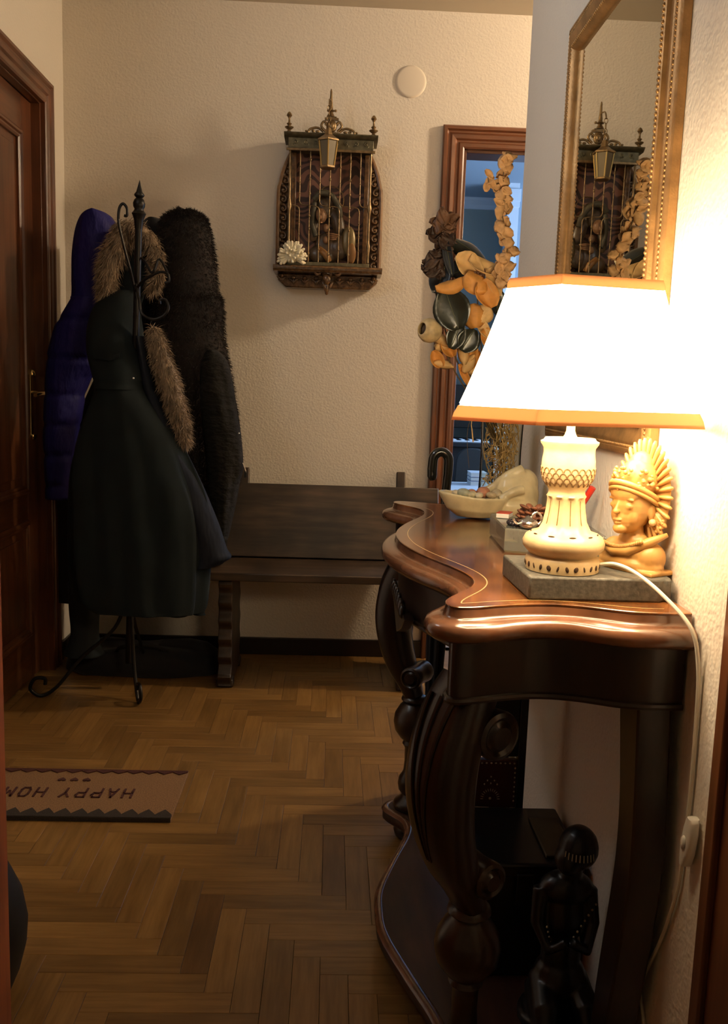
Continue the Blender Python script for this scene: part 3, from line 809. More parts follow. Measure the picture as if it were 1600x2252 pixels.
hook([(300, 560, 0.012), (318, 575, -0.02), (335, 600, -0.03), (350, 570, -0.03), (368, 600, -0.03)], CSY, 0.004).build('hook', IRON, CS)
# tripod of scroll feet
for a, R_ in ((math.radians(200), 0.30), (math.radians(-65), 0.16), (math.radians(80), 0.22)):
    d = Vector((math.cos(a), math.sin(a), 0))
    P = [onpole(0.36) + d*0.012, onpole(0.24) + d*0.05, b0 + d*(R_*0.55) + Vector((0, 0, 0.13)), b0 + d*(R_*0.82) + Vector((0, 0, 0.035)), b0 + d*R_ + Vector((0, 0, 0.0065)), b0 + d*(R_+0.035) + Vector((0, 0, 0.035)), b0 + d*(R_+0.02) + Vector((0, 0, 0.07)), b0 + d*(R_-0.012) + Vector((0, 0, 0.068)), b0 + d*(R_-0.014) + Vector((0, 0, 0.046))]
    MB().tube([Vector(p) for p in cr([tuple(p) for p in P], 7)], 0.0065, 8).build('scroll_foot', IRON, CS)

# ================================================================== GARMENTS
def garment(rows, Y, depth, folds=(), seg=72, sub=6, noise=0.0, seed=1, closed=True):
    """rows: (py, xl, xr[, dY[, dscale]]) outline of the hanging cloth; folds: (count, amp, phase, y0, y1)"""
    rr = random.Random(seed)
    rows = [tuple(r) + (0.0,)*(4-len(r)) if len(r) < 4 else tuple(r) for r in rows]
    rows = [r + (1.0,) if len(r) < 5 else r for r in rows]
    P = cr(rows, sub); R = []; info = []
    ph = [rr.uniform(0, 6.28) for _ in range(6)]
    for k, (py, xl, xr, dy, ds) in enumerate(P):
        A = at(xl, py, Y+dy); B = at(xr, py, Y+dy); c = (A+B)/2; hw = (B-A).length/2
        d = depth * ds; ring = []
        for i in range(seg):
            a = 2*PI*i/seg
            f = 1.0
            for cnt, amp, p0, ya, yb in folds:
                w = min(1, max(0, (py-ya)/max(1, yb-ya)))
                f += amp*w*math.sin(cnt*a + p0 + 0.5*math.sin(py*0.006 + ph[0]))
            if noise: f += noise*(math.sin(a*3 + py*0.021 + ph[1]) + math.sin(a*5 - py*0.034 + ph[2]))*0.5
            ca, sa = math.cos(a), math.sin(a)
            # width stays true to the outline, folds act on the depth
            ring.append(Vector((c.x + hw*ca*(1 + 0.25*(f-1)), Y + dy + d*sa*f + 0.6*d*(f-1)*(1 if sa < 0 else 0), c.z)))
        R.append(ring)
    return R
def surf_points(R, n, R_=None, cond=None):
    R_ = R_ or rnd; pts = []; nr = []
    K = len(R); S = len(R[0])
    while len(pts) < n:
        k = R_.randrange(K-1); i = R_.randrange(S); j = (i+1) % S
        u, v = R_.random(), R_.random()
        p = (R[k][i]*(1-u) + R[k][j]*u)*(1-v) + (R[k+1][i]*(1-u) + R[k+1][j]*u)*v
        nn = (R[k][j]-R[k][i]).cross(R[k+1][i]-R[k][i])
        if nn.length < 1e-9: continue
        nn.normalize()
        c = sum((q for q in R[k]), Vector())/S
        if nn.dot(p - c) < 0: nn = -nn
        if cond and not cond(p, nn): continue
        pts.append(p); nr.append(nn)
    return pts, nr
front = lambda p, n: n.y < 0.35

NAVY = mat('navy blue puffer nylon', (0.012, 0.010, 0.115), 0.6, spec=0.3, bump=0.7, bscale=1.0, bvec=(26, 26, 12), dist=0.015)
GREEN = mat('dark green parka cotton', (0.007, 0.011, 0.012), 0.9, spec=0.25, var=0.15, vscale=12, bump=0.6, bscale=1.0, bvec=(11, 11, 2.5), dist=0.03, bdetail=1)
BLK = mat('black wool', (0.010, 0.010, 0.011), 0.9, sheen=0.1)
BRFUR = mat('dark brown fur', (0.010, 0.005, 0.003), 0.8, var=0.5, vscale=60)
TANFUR = mat('tan grey fur', (0.26, 0.185, 0.115), 0.75, var=0.45, vscale=35)
OLIVE = mat('black olive quilted nylon', (0.009, 0.008, 0.006), 0.9, spec=0.25, bump=0.9, bscale=1.0, bvec=(16, 16, 30), dist=0.02)

# long black coat at the back of the stand
R = garment([(1060, 98, 215), (1150, 104, 235), (1250, 106, 260), (1312, 108, 265), (1325, 112, 260)], 3.20, 0.07, [(9, 0.12, 0.4, 1040, 1150)], seed=3)
R0 = garment([(482, 325, 352), (500, 312, 372), (600, 300, 380), (760, 240, 420), (1000, 130, 430), (1060, 98, 430), (1200, 104, 380), (1312, 108, 330), (1322, 112, 325)], 3.42, 0.05, [(9, 0.14, 0.4, 700, 1150)], seed=3)
tag(MB().rings(R0).build('black_coat', BLK, smooth=180), 'long plain black coat hanging behind the others on the coat stand', 'coat')

# blue puffer jacket: hood, body with quilting
BJ = thing('puffer_jacket', 'navy blue hooded puffer jacket hanging left on the coat stand', 'jacket', at(170, 1080, 3.17))
hood = garment([(466, 205, 222), (470, 188, 237), (482, 176, 250), (510, 166, 262), (560, 159, 262), (610, 158, 258), (650, 158, 256), (690, 150, 250), (712, 140, 250)], 3.24, 0.07, noise=0.03, seed=4)
MB().rings(hood).build('hood', NAVY, BJ, smooth=180)
rows = []
ys = [660, 690, 720, 750, 780, 806, 830, 860, 880, 905, 930, 960, 990, 1020, 1050, 1080, 1092]
for y in ys:
    t = (y-660)/430
    xl = np.interp(y, [660, 690, 720, 780, 880, 960, 1092], [156, 138, 120, 104, 98, 96, 102]); xr = np.interp(y, [660, 720, 800, 830, 860, 900, 960, 1092], [255, 262, 225, 200, 188, 182, 172, 166])
    puff = 1.0
    rows.append((y, xl, xr, 0.0, puff))
def quilt(y): return 1.0 - 0.16*max(math.exp(-((y-c)/7.0)**2) for c in (705, 789, 868, 934, 1000, 1066))
rows2 = []
for y in range(655, 1096, 5):
    xl = np.interp(y, [r[0] for r in rows], [r[1] for r in rows]); xr = np.interp(y, [r[0] for r in rows], [r[2] for r in rows]); qv = quilt(y); sh = (1-qv)*24
    rows2.append((y, xl+sh*0.6, xr-sh*0.6, 0, qv))
MB().rings(garment(rows2, 3.23, 0.07, [(5, 0.04, 1, 650, 800)], sub=1, noise=0.05, seed=6)).build('body', NAVY, BJ, smooth=180)

# brown fur coat with hood
FC = thing('fur_coat', 'dark brown fur coat with rounded hood hanging right on the coat stand', 'coat', at(420, 1050, 3.20))
rows = [(468, 395, 425), (474, 372, 444), (490, 355, 457), (530, 346, 466), (580, 342, 474), (640, 338, 479), (662, 336, 488), (700, 335, 490), (740, 335, 492), (800, 345, 505), (860, 355, 514), (930, 370, 522), (1000, 385, 528), (1050, 400, 524), (1060, 405, 520)]
R = garment(rows, 3.29, 0.07, [(6, 0.05, 0.3, 650, 900)], noise=0.05, seed=8)
MB().rings(R).build('body', BRFUR, FC, smooth=180)
b = MB(); p, n = surf_points(R, 15000, random.Random(5), front); fur(b, p, n, 0.017, 0.0009, (0, 0, -0.5), 0.6, random.Random(6))
o = b.build('fur_pile', BRFUR, FC, smooth=0); o['kind'] = 'stuff'

# dark quilted parka whose sleeve hangs over the fur coat
PK = thing('quilted_parka', 'black olive quilted parka with zip pulls hanging at the right end of the stand', 'coat', at(480, 1190, 3.12))
rows = [(770, 455, 476), (785, 446, 494), (820, 440, 507), (880, 440, 516), (940, 446, 526), (990, 452, 533), (1030, 456, 534), (1060, 458, 526), (1110, 462, 516), (1150, 470, 508), (1180, 482, 502), (1186, 486, 499)]
sl = MB().rings(garment(rows, 3.13, 0.045, [(4, 0.12, 1.0, 760, 900), (9, 0.06, 0, 760, 900)], noise=0.16, seed=9)).build('sleeve', OLIVE, PK, smooth=180)
rows = [(700, 385, 395), (730, 370, 412), (800, 360, 445), (900, 362, 480), (1000, 380, 505), (1100, 410, 505), (1180, 430, 500), (1230, 440, 495), (1238, 445, 490)]
MB().rings(garment(rows, 3.285, 0.05, [(7, 0.08, 0, 700, 1000)], noise=0.08, seed=10)).build('body', OLIVE, PK, smooth=180)
STEEL = mat('bright steel', (0.7, 0.68, 0.62), 0.25, 1.0)
c = at(535, 1022, 3.115)
MB().tube([at(533, 1018, 3.115), at(538, 1030, 3.115), at(541, 1040, 3.115)], 0.0022, 6).build('zip_pull', STEEL, sl)
MB().box(tuple(at(539, 1050, 3.115) - Vector((0.004, 0.002, 0))), tuple(at(539, 1050, 3.115) + Vector((0.006, 0.002, 0.022)))).build('zip_tab', BLACKP, sl, bevel=0.001)
MB().ell(at(525, 953, 3.086), 0.0035).build('press_stud', STEEL, sl)

# green parka with fur-trimmed hood
GP = thing('green_parka', 'dark green belted parka with fur-trimmed hood hanging in front on the stand', 'coat', at(290, 1340, 2.99))
YG = 2.99
rows = [(640, 262, 296, 0.14, 0.5), (652, 235, 300, 0.13, 0.7), (675, 208, 306, 0.12, 0.85), (720, 192, 312, 0.10, 1.0), (770, 190, 318, 0.06, 1.0), (815, 200, 325, 0.03, 1.0), (838, 206, 318, 0.01, 0.9), (850, 208, 312, 0, 0.86), (865, 207, 322, 0, 0.9), (900, 193, 350), (960, 170, 388), (1030, 155, 418), (1110, 152, 445), (1200, 152, 452), (1280, 158, 450), (1325, 170, 446), (1345, 200, 440)]
R = garment(rows, YG, 0.075, [(7, 0.20, 0.6, 850, 1050), (13, 0.14, 2.0, 860, 1150), (5, 0.14, 1.0, 640, 760)], noise=0.05, seed=11)
bd = MB().rings(R).build('body', GREEN, GP, smooth=180)
# right front wing of the coat swinging out, and tail corners
rows = [(740, 300, 318), (800, 308, 330), (860, 318, 345), (930, 345, 378), (1000, 370, 412), (1080, 392, 450), (1150, 405, 480), (1205, 412, 498), (1222, 414, 508), (1232, 418, 500), (1246, 420, 470)]
MB().rings(garment(rows, YG+0.02, 0.045, [(3, 0.22, 0.2, 760, 1000)], noise=0.10, seed=12)).build('front_flap', mat('parka lining navy', (0.006, 0.008, 0.014), 0.8, spec=0.25, bump=0.8, bscale=1.0, bvec=(14, 14, 4), dist=0.02), GP, smooth=180)
rows = [(1290, 372, 446), (1320, 370, 442), (1345, 366, 424), (1354, 370, 412)]
MB().rings(garment(rows, YG+0.01, 0.03, noise=0.1, seed=13)).build('tail', GREEN, GP, smooth=180)
rows = [(1300, 410, 424), (1325, 412, 436), (1345, 415, 448), (1352, 425, 452)]
MB().rings(garment(rows, YG+0.04, 0.015, noise=0.1, seed=14)).build('tail', GREEN, GP, smooth=180)
rows = [(1300, 150, 215), (1350, 152, 214), (1400, 158, 215), (1420, 150, 216), (1440, 135, 212)]
# belt and snap
RB = garment([(836, 206, 319, 0.01, 0.93), (846, 207, 314, 0.005, 0.90), (856, 207, 315, 0, 0.92)], YG, 0.079, [(5, 0.14, 1.0, 640, 760)], sub=3, noise=0.05, seed=11)
MB().rings(RB, cap=False).build('belt', GREEN, GP, smooth=180)
MB().ell(at(293, 832, YG-0.080), (0.004, 0.003, 0.004)).build('press_stud', STEEL, GP)
# breast pocket flap
m = MB(); pp = [at(205, 778, YG-0.020), at(240, 783, YG-0.034), at(262, 776, YG-0.036), at(262, 786, YG-0.040), at(240, 794, YG-0.040), at(206, 788, YG-0.024)]
m.rings([pp, [v + Vector((0, 0.006, 0)) for v in pp]]); m.build('pocket_flap', GREEN, GP, smooth=0)
# hood with fur trim
rows = [(500, 255, 300), (520, 240, 322), (560, 228, 330), (610, 222, 326), (650, 232, 316), (676, 250, 306)]
MB().rings(garment(rows, YG+0.17, 0.045, noise=0.06, seed=15)).build('hood', GREEN, GP, smooth=180)
HF = [(212, 668), (210, 640), (212, 600), (222, 560), (242, 524), (270, 506), (298, 510), (322, 530), (336, 565), (338, 600), (328, 632)]
wid = [0.022, 0.040, 0.056, 0.060, 0.056, 0.048, 0.040, 0.034, 0.030, 0.028, 0.020]
core = cr([(*at(x+(26 if x < 260 else 8), y, YG+0.115 + (0.02 if x > 300 else 0)), w) for (x, y), w in zip(HF, wid)], 5)
mtr = MB().tube([c[:3] for c in core], [c[3]*0.62 for c in core], 14)
trim = mtr.build('fur_trim', TANFUR, GP, smooth=180)
rr = random.Random(21); P_, N_ = [], []
for k in range(6500):
    c = core[rr.randrange(len(core))]; d = Vector((rr.gauss(0, 1), rr.gauss(0, 1) - 0.35, rr.gauss(0, 1))).normalized()
    P_.append(Vector(c[:3]) + d*c[3]*0.6 + Vector((0, 0, rr.uniform(-0.012, 0.012)))); N_.append(d)
b = MB(); fur(b, P_, N_, 0.034, 0.0011, (-0.25, 0, -0.95), 0.55, rr); o = b.build('fur_pile', TANFUR, trim, smooth=0); o['kind'] = 'stuff'

# tan fur scarf hanging from the low hook
SF = thing('fur_scarf', 'shaggy tan grey fur scarf hanging over the dark coats', 'scarf', at(400, 975, 3.0))
SP = [(338, 728, 0.018), (344, 752, 0.034), (354, 790, 0.044), (368, 830, 0.049), (380, 870, 0.047), (392, 910, 0.042), (400, 945, 0.032), (406, 972, 0.018)]
core = cr([(*at(x, y, 3.00), w) for x, y, w in SP], 6)
scf = MB().tube([c[:3] for c in core], [c[3]*0.66 for c in core], 14).build('scarf_body', TANFUR, SF, smooth=180)
rr = random.Random(23); P_, N_ = [], []
for k in range(6000):
    c = core[rr.randrange(len(core))]; d = Vector((rr.gauss(0, 1), rr.gauss(0, 1) - 0.4, rr.gauss(0, 1))).normalized()
    P_.append(Vector(c[:3]) + d*c[3]*0.62 + Vector((0, 0, rr.uniform(-0.008, 0.008)))); N_.append(d)
b = MB(); fur(b, P_, N_, 0.030, 0.0010, (0.15, 0, -0.85), 0.6, rr); o = b.build('fur_pile', TANFUR, SF, smooth=0); o['kind'] = 'stuff'
MB().tube([at(332, 706, 3.0), at(329, 715, 3.0), at(334, 730, 3.0)], 0.0012, 6).build('hanging_loop', BLACKP, SF)

# long dark scarf / trouser leg hanging to the floor, and a bag on the floor
tag(MB().rings(garment([(1280, 150, 222), (1340, 152, 218), (1390, 156, 216), (1420, 148, 220), (1436, 140, 228), (1440, 142, 226)], 3.20, 0.05, [(5, 0.1, 0, 1280, 1340)], seed=17)).build('hanging_trousers', mat('dark teal cloth', (0.010, 0.016, 0.020), 0.85), smooth=180), 'dark cloth trousers hanging low on the left of the coat stand', 'trousers')
BG = thing('floor_bag', 'limp black bag lying on the floor under the coats', 'bag', (-0.70, 3.36, 0))
m = MB()
rr = random.Random(31)
R = []
for k, (z, s) in enumerate([(0.0, 0.86), (0.004, 0.98), (0.03, 1.0), (0.06, 0.97), (0.085, 0.85), (0.10, 0.6), (0.106, 0.2)]):
    R.append([Vector((-0.70 + 0.30*s*math.copysign(abs(math.cos(a))**0.7, math.cos(a)) + 0.01*math.sin(5*a+k), 3.38 + 0.12*s*math.copysign(abs(math.sin(a))**0.7, math.sin(a)) + 0.008*math.sin(7*a+k*2), z + (0.010*math.sin(3*a) if z > 0.02 else 0))) for a in [2*PI*i/48 for i in range(48)]])
m.rings(R); m.build('bag_body', BLK, BG, smooth=180)
MB().tube(cr([(-0.80, 3.30, 0.09), (-0.77, 3.27, 0.12), (-0.70, 3.265, 0.13), (-0.63, 3.27, 0.12), (-0.60, 3.30, 0.09)], 6), 0.007, 8).build('bag_handle', BLACKP, BG)

# ================================================================== DOOR MAT
DM = thing('door_mat', 'brown coir door mat reading HAPPY HOME with scalloped dark borders', 'door mat', (-0.69, 2.29, 0))
mx0, mx1, my0, my1, mzt = -0.985, -0.384, 2.150, 2.432, 0.010
COIR = mat('coir', (0.20, 0.105, 0.042), 0.95, var=0.35, vscale=300, bump=0.8, bscale=500, dist=0.002)
COIRD = mat('dyed dark coir', (0.022, 0.014, 0.008), 0.95, var=0.3, vscale=300, bump=0.8, bscale=500, dist=0.002)
COIRR = mat('dyed maroon coir', (0.055, 0.012, 0.006), 0.95, var=0.3, vscale=300, bump=0.6, bscale=500, dist=0.002)
MB().box((mx0, my0, 0.0005), (mx1, my1, mzt)).build('mat_base', COIR, DM, bevel=0.002)
nsc = 14; st = (mx1-mx0)/nsc
for (yy, dirn, mt, dpt) in ((my0, 1, COIRD, 0.046), (my1, -1, COIRR, 0.024)):
    poly = [(mx0+0.001, yy + dirn*0.001)]
    for k in range(nsc):
        for j in range(9):
            t = j/8
            poly.append((mx0 + 0.001 + (k+t)*(mx1-mx0-0.002)/nsc, yy + dirn*(dpt*0.38 + dpt*0.62*(1-abs(2*t-1))**0.9)))
    poly.append((mx1-0.001, yy + dirn*0.001))
    MB().prism(poly, 'z', mzt-0.002, mzt+0.003).build('border', mt, DM, smooth=0)
    MB().box((mx0+0.001, yy - 0.0012 if dirn > 0 else yy - 0.0, 0.001), (mx1-0.001, yy if dirn > 0 else yy + 0.0012, mzt+0.002)).build('border_edge', mt, DM, smooth=0)
GL = {'H': [((0,0),(0,1)), ((1,0),(1,1)), ((0,.5),(1,.5))], 'A': [((0,0),(.5,1)), ((1,0),(.5,1)), ((.2,.36),(.8,.36))],
      'P': [((0,0),(0,1)), ((0,1),(.8,1)), ((.8,1),(1,.76)), ((1,.76),(.8,.5)), ((.8,.5),(0,.5))], 'Y': [((0,1),(.5,.5)), ((1,1),(.5,.5)), ((.5,.5),(.5,0))],
      'O': [((.2,0),(.8,0)), ((.8,0),(1,.25)), ((1,.25),(1,.75)), ((1,.75),(.8,1)), ((.8,1),(.2,1)), ((.2,1),(0,.75)), ((0,.75),(0,.25)), ((0,.25),(.2,0))],
      'M': [((0,0),(0,1)), ((0,1),(.5,.4)), ((.5,.4),(1,1)), ((1,1),(1,0))], 'E': [((0,0),(0,1)), ((0,0),(.9,0)), ((0,1),(.9,1)), ((0,.5),(.75,.5))]}
lx = -0.512; LH, LW = 0.050, 0.023
for ch in 'HAPPY HOME':
    if ch == ' ': lx -= 0.026; continue
    b = MB()
    for (a, c) in GL[ch]:
        A = Vector((lx - a[0]*LW, 2.312 - a[1]*LH, 0)); B = Vector((lx - c[0]*LW, 2.312 - c[1]*LH, 0))
        d = (B-A).normalized(); s = Vector((-d.y, d.x, 0))*0.0028; A -= d*0.002; B += d*0.002
        b.rings([[A-s+Vector((0,0,mzt-0.001)), A+s+Vector((0,0,mzt-0.001)), A+s+Vector((0,0,mzt+0.0025)), A-s+Vector((0,0,mzt+0.0025))], [B-s+Vector((0,0,mzt-0.001)), B+s+Vector((0,0,mzt-0.001)), B+s+Vector((0,0,mzt+0.0025)), B-s+Vector((0,0,mzt+0.0025))]])
    b.build('letter', COIRR, DM, smooth=0)
    lx -= 0.0415
for k in range(3):      # three small hearts
    hx = -0.655 - 0.034*k; hy_ = 2.366
    poly = []
    for j in range(24):
        t = 2*PI*j/24
        poly.append((hx - 0.0007*16*math.sin(t)**3, hy_ - 0.0007*(13*math.cos(t) - 5*math.cos(2*t) - 2*math.cos(3*t) - math.cos(4*t))))
    MB().prism(poly, 'z', mzt-0.001, mzt+0.0025).build('heart', COIRR, DM, smooth=0)

# round painted junction-box cover on the back wall
c = at(903, 180, YB)
Mc = rotM(PI/2, 0, 0)
o = MB().lathe([(0.0, 0.007), (0.050, 0.007), (0.055, 0.006), (0.059, 0.003), (0.060, 0.0)][::-1], (c.x, YB, c.z), 40, Mc).build('junction_cover', mat('cover paint', (0.77, 0.68, 0.56), 0.8), smooth=60)
tag(o, 'round painted junction box cover on the wall above the doorway', 'wall cover')

# black bag on the floor behind the open door leaf
NB = thing('hand_bag', 'black leather bag standing on the floor behind the near open door', 'bag', (-0.595, 1.50, 0))
R = []
for z, w in ((0.0, 0.40), (0.006, 0.55), (0.04, 0.76), (0.09, 0.95), (0.135, 1.0), (0.185, 0.86), (0.23, 0.52), (0.255, 0.2), (0.258, 0.03)):
    R.append([Vector((-0.595 + 0.066*w*math.cos(a), 1.50 + 0.088*(0.5+0.5*w)*math.sin(a), z)) for a in [2*PI*i/28 for i in range(28)]])
MB().rings(R).build('bag_body', BLACKP, NB, smooth=180)
for sy in (-0.02, 0.02):
    MB().tube(cr([(-0.605, 1.46, 0.235), (-0.607, 1.465, 0.29), (-0.607, 1.50+sy, 0.315), (-0.607, 1.535, 0.29), (-0.605, 1.54, 0.235)], 6), 0.004, 8).build('bag_handle', BLACKP, NB)
# ================================================================== WALL SHRINE
YS = 3.50                                   # plane of the grille
SHR = thing('wall_shrine', 'carved wooden wall shrine with bronze grille and small hanging lantern', 'shrine', (at(720, 640, 3.58).x, YB, at(720, 640, 3.58).z))
SXc = at(720, 450, YS).x
def SX(px, py=450, Y=YS): return at(px, py, Y).x
def SZ(py, Y=YS): return at(720, py, Y).z
# all straight pieces are laid out upright in metres around the centre
u = (SX(812) - SX(636)) / 2                 # half width of the grille
cx0 = (SX(812) + SX(636)) / 2
zt, zb = SZ(333), SZ(578)
cwd = CARVED
bw = u + 0.046
arch = [(cx0-bw, SZ(600))] + [(cx0 - bw + d, z) for d, z in ((0, SZ(430)), (0.006, SZ(400)), (0.018, SZ(370)), (0.034, SZ(345)), (0.05, SZ(325)))]
poly = arch + [(2*cx0 - x, z) for x, z in reversed(arch)]
back = MB().prism(poly, 'y', 3.575, YB).build('backboard', cwd, SHR, bevel=0.004)
# rim of the backboard
for s in (1, -1):
    pts = [(cx0 + s*(x - cx0), 3.565, z) for x, z in arch]
    MB().tube(cr(pts, 4), 0.008, 8).build('rim', wood('rim wood', (0.09, 0.04, 0.014), (0.22, 0.11, 0.04), 0.3, (20, 20, 20), coat=0.3), back)
# brocade cloth behind the figure
def brocade():
    m, nt, b = _new('red brocade')
    tc = nt.nodes.new('ShaderNodeTexCoord'); mp = nt.nodes.new('ShaderNodeMapping'); mp.inputs['Scale'].default_value = (20, 20, 20)
    wv = nt.nodes.new('ShaderNodeTexWave'); wv.wave_type = 'RINGS'; wv.inputs['Scale'].default_value = 0.45; wv.inputs['Distortion'].default_value = 22; wv.inputs['Detail'].default_value = 1
    r = nt.nodes.new('ShaderNodeValToRGB'); r.color_ramp.elements[0].color = (0.035, 0.012, 0.008, 1); r.color_ramp.elements[1].color = (0.19, 0.085, 0.055, 1); r.color_ramp.elements[0].position = 0.35; r.color_ramp.elements[1].position = 0.6
    link(nt, tc.outputs['Object'], mp.inputs[0]); link(nt, mp.outputs[0], wv.inputs[0]); link(nt, wv.outputs['Fac'], r.inputs[0]); link(nt, r.outputs[0], b.inputs['Base Color']); b.inputs['Roughness'].default_value = 0.55
    return m
MB().box((cx0-u+0.006, 3.566, zb), (cx0+u-0.006, 3.575, zt+0.01)).build('brocade_panel', brocade(), SHR, smooth=0)
# dark reveal strips at both sides
for s in (1, -1):
    xa = cx0 + s*(u - 0.004)
    MB().box((min(xa, xa-s*0.018), 3.53, zb), (max(xa, xa-s*0.018), 3.566, zt)).build('niche_side', cwd, SHR, bevel=0.002)
# carved scrolls down both sides
def scroll(c, r, flip):
    m = MB()
    m.tube([Vector((c[0] + flip*(r*(1-k/16))*math.cos(1.2 + k*0.52), c[1] - 0.002*k/16, c[2] + r*(1-k/16)*math.sin(1.2 + k*0.52))) for k in range(15)], [r*0.36*(1-0.5*k/14) for k in range(15)], 7)
    m.ell(c, r*0.34, nu=8, nv=6); m.ell((c[0] + flip*r*0.9, c[1]+0.003, c[2] - r*0.9), (r*0.5, r*0.35, r*0.8), rotM(0, 0.5*flip, 0), 8, 6)
    return m
for s in (1, -1):
    for k in range(11):
        t = k/10; z = SZ(372) * (1-t) + SZ(578) * t
        inset = 0.016 * max(0, 1 - (k/2.0))
        scroll((cx0 + s*(u + 0.026 - inset), 3.562, z), 0.0145, s).build('carved_scroll', cwd, back, smooth=60)
# cornice
hw = u + 0.014
def cor(y0, z0, z1, h): return MB().box((cx0-h, y0, z0), (cx0+h, 3.60, z1))
zc0 = SZ(333); zc1 = SZ(300)
BRZ2 = mat('green bronze', (0.13, 0.115, 0.07), 0.45, 0.6, var=0.4, vscale=50)
cn = cor(YS-0.012, zc0+0.004, zc1-0.006, hw-0.006).build('frieze', BRZ2, SHR, bevel=0.002)
m = MB().prism([(YS-0.014, zc1-0.012), (YS-0.030, zc1-0.001), (YS-0.032, zc1+0.004), (3.60, zc1+0.004), (3.60, zc1-0.012)], 'x', cx0-hw-0.010, cx0+hw+0.010); m.build('cornice', BRZ2, SHR, bevel=0.001)
MB().box((cx0-hw-0.001, YS-0.016, zc0-0.004), (cx0+hw+0.001, YS-0.008, zc0+0.005)).build('frieze_edge', BRONZE, SHR, bevel=0.001)
for k in range(8):
    xx = cx0 + (k-3.5)*2*(hw-0.015)/8
    scroll((xx, YS-0.013, (zc0+zc1)/2 - 0.001), 0.0085, 1 if k % 2 else -1).build('frieze_scroll', BRZ2, cn, smooth=60)
# grille bars
pit = 2*u/8
for k in range(9):
    x = cx0 - u + k*pit
    if k in (0, 8):
        n_ = 26; pf_ = []
        for j in range(n_+1):
            t = j/n_; z = (zt - zb - 0.006)*t; r = 0.0042
            for c_, a_, w_ in ((0.12, 0.004, 0.015), (0.16, 0.006, 0.01), (0.45, 0.005, 0.012), (0.5, 0.007, 0.02), (0.55, 0.005, 0.012), (0.86, 0.005, 0.015)):
                r += a_*math.exp(-((t-c_)/w_)**2)*0.8
            pf_.append((r, z))
        MB().lathe(pf_, (x, YS, zb+0.004), 10).build('baluster', BRONZE, SHR, smooth=60)
        continue
    m = MB(); zm = SZ(452)
    if k % 2 == 0:
        m.tube([(x, YS, zb), (x, YS, zt)], 0.0022, 8)
        kn = [0.08, 0.3, 0.42, 0.5, 0.62, 0.75, 0.92]
        for t in kn: m.lathe([(0.0022, -0.006), (0.0045, -0.002), (0.0048, 0.0), (0.0045, 0.002), (0.0022, 0.006)], (x, YS, zb + (zt-zb)*t), 8)
    else:
        m.tube(cr([(x, YS, zt), (x, YS, zm+0.03), (x, YS, zm+0.012), (x + pit*0.22, YS, zm), (x + pit*0.6, YS, zm-0.002), (x+pit*0.9, YS, zm-0.002)], 5), 0.0022, 8)
        m.tube(cr([(x - pit*0.9, YS, zm-0.003), (x - pit*0.5, YS, zm-0.004), (x - pit*0.15, YS, zm-0.008), (x, YS, zm-0.022), (x, YS, zm-0.05), (x, YS, zb)], 5), 0.0022, 8)
        for t in (0.12, 0.25, 0.36, 0.62, 0.72, 0.86): m.ell((x, YS, zb + (zt-zb)*t), (0.0042, 0.0042, 0.0030), nu=8, nv=6)
    m.build('grille_bar', BRONZE, SHR, smooth=60)
MB().box((cx0-u-0.006, YS-0.010, zb-0.014), (cx0+u+0.006, 3.57, zb)).build('sill_rail', BRZ2, SHR, bevel=0.002)
# bottom shelf and carved apron
zs = zb - 0.014
MB().prism([(3.60, zs-0.002), (YS-0.03, zs-0.002), (YS-0.035, zs-0.010), (YS-0.022, zs-0.016), (YS-0.018, zs-0.024), (3.60, zs-0.026)], 'x', cx0-bw-0.010, cx0+bw+0.010).build('shelf', cwd, SHR, bevel=0.002)
ap = MB().prism([(cx0-bw+0.004, zs-0.025), (cx0-bw+0.004, zs-0.050), (cx0-bw+0.035, zs-0.078), (cx0+bw-0.035, zs-0.078), (cx0+bw-0.004, zs-0.050), (cx0+bw-0.004, zs-0.025)], 'y', 3.545, YB).build('lower_apron', cwd, SHR, bevel=0.005)
for k in range(9):
    if k == 4: continue
    xx = cx0 + (k-4)*(bw-0.012)/4.2
    m = MB(); zz = zs-0.045 + (0.006 if k in (0, 8) else 0)
    for j in range(5):
        a = PI*(0.15 + 0.7*j/4)
        m.ell((xx + 0.012*math.cos(a), 3.540, zz - 0.010*math.sin(a)), (0.0045, 0.006, 0.011), rotM(0, -(a - PI/2), 0), 8, 6)
    m.ell((xx, 3.538, zz+0.004), (0.009, 0.008, 0.008), None, 10, 7)
    m.build('carved_leaf', cwd, ap, smooth=60)
m = MB()
m.ell((cx0-0.002, 3.515, zs-0.020), (0.022, 0.016, 0.026)); m.ell((cx0-0.002, 3.505, zs-0.046), (0.018, 0.014, 0.022)); m.ell((cx0-0.002, 3.515, zs-0.075), (0.012, 0.010, 0.024)); m.ell((cx0-0.002, 3.52, zs-0.095), (0.007, 0.008, 0.010))
for s in (1, -1):
    m.tube(cr([(cx0 + s*0.012, 3.50, zs-0.012), (cx0 + s*0.034, 3.495, zs-0.006), (cx0 + s*0.050, 3.495, zs-0.016), (cx0 + s*0.042, 3.495, zs-0.030), (cx0 + s*0.028, 3.497, zs-0.026)], 6), 0.006, 8)
    m.ell((cx0 + s*0.014, 3.508, zs-0.068), (0.006, 0.006, 0.016), rotM(0, s*0.5, 0), 8, 6)
m.build('mask_ornament', cwd, SHR, smooth=60)
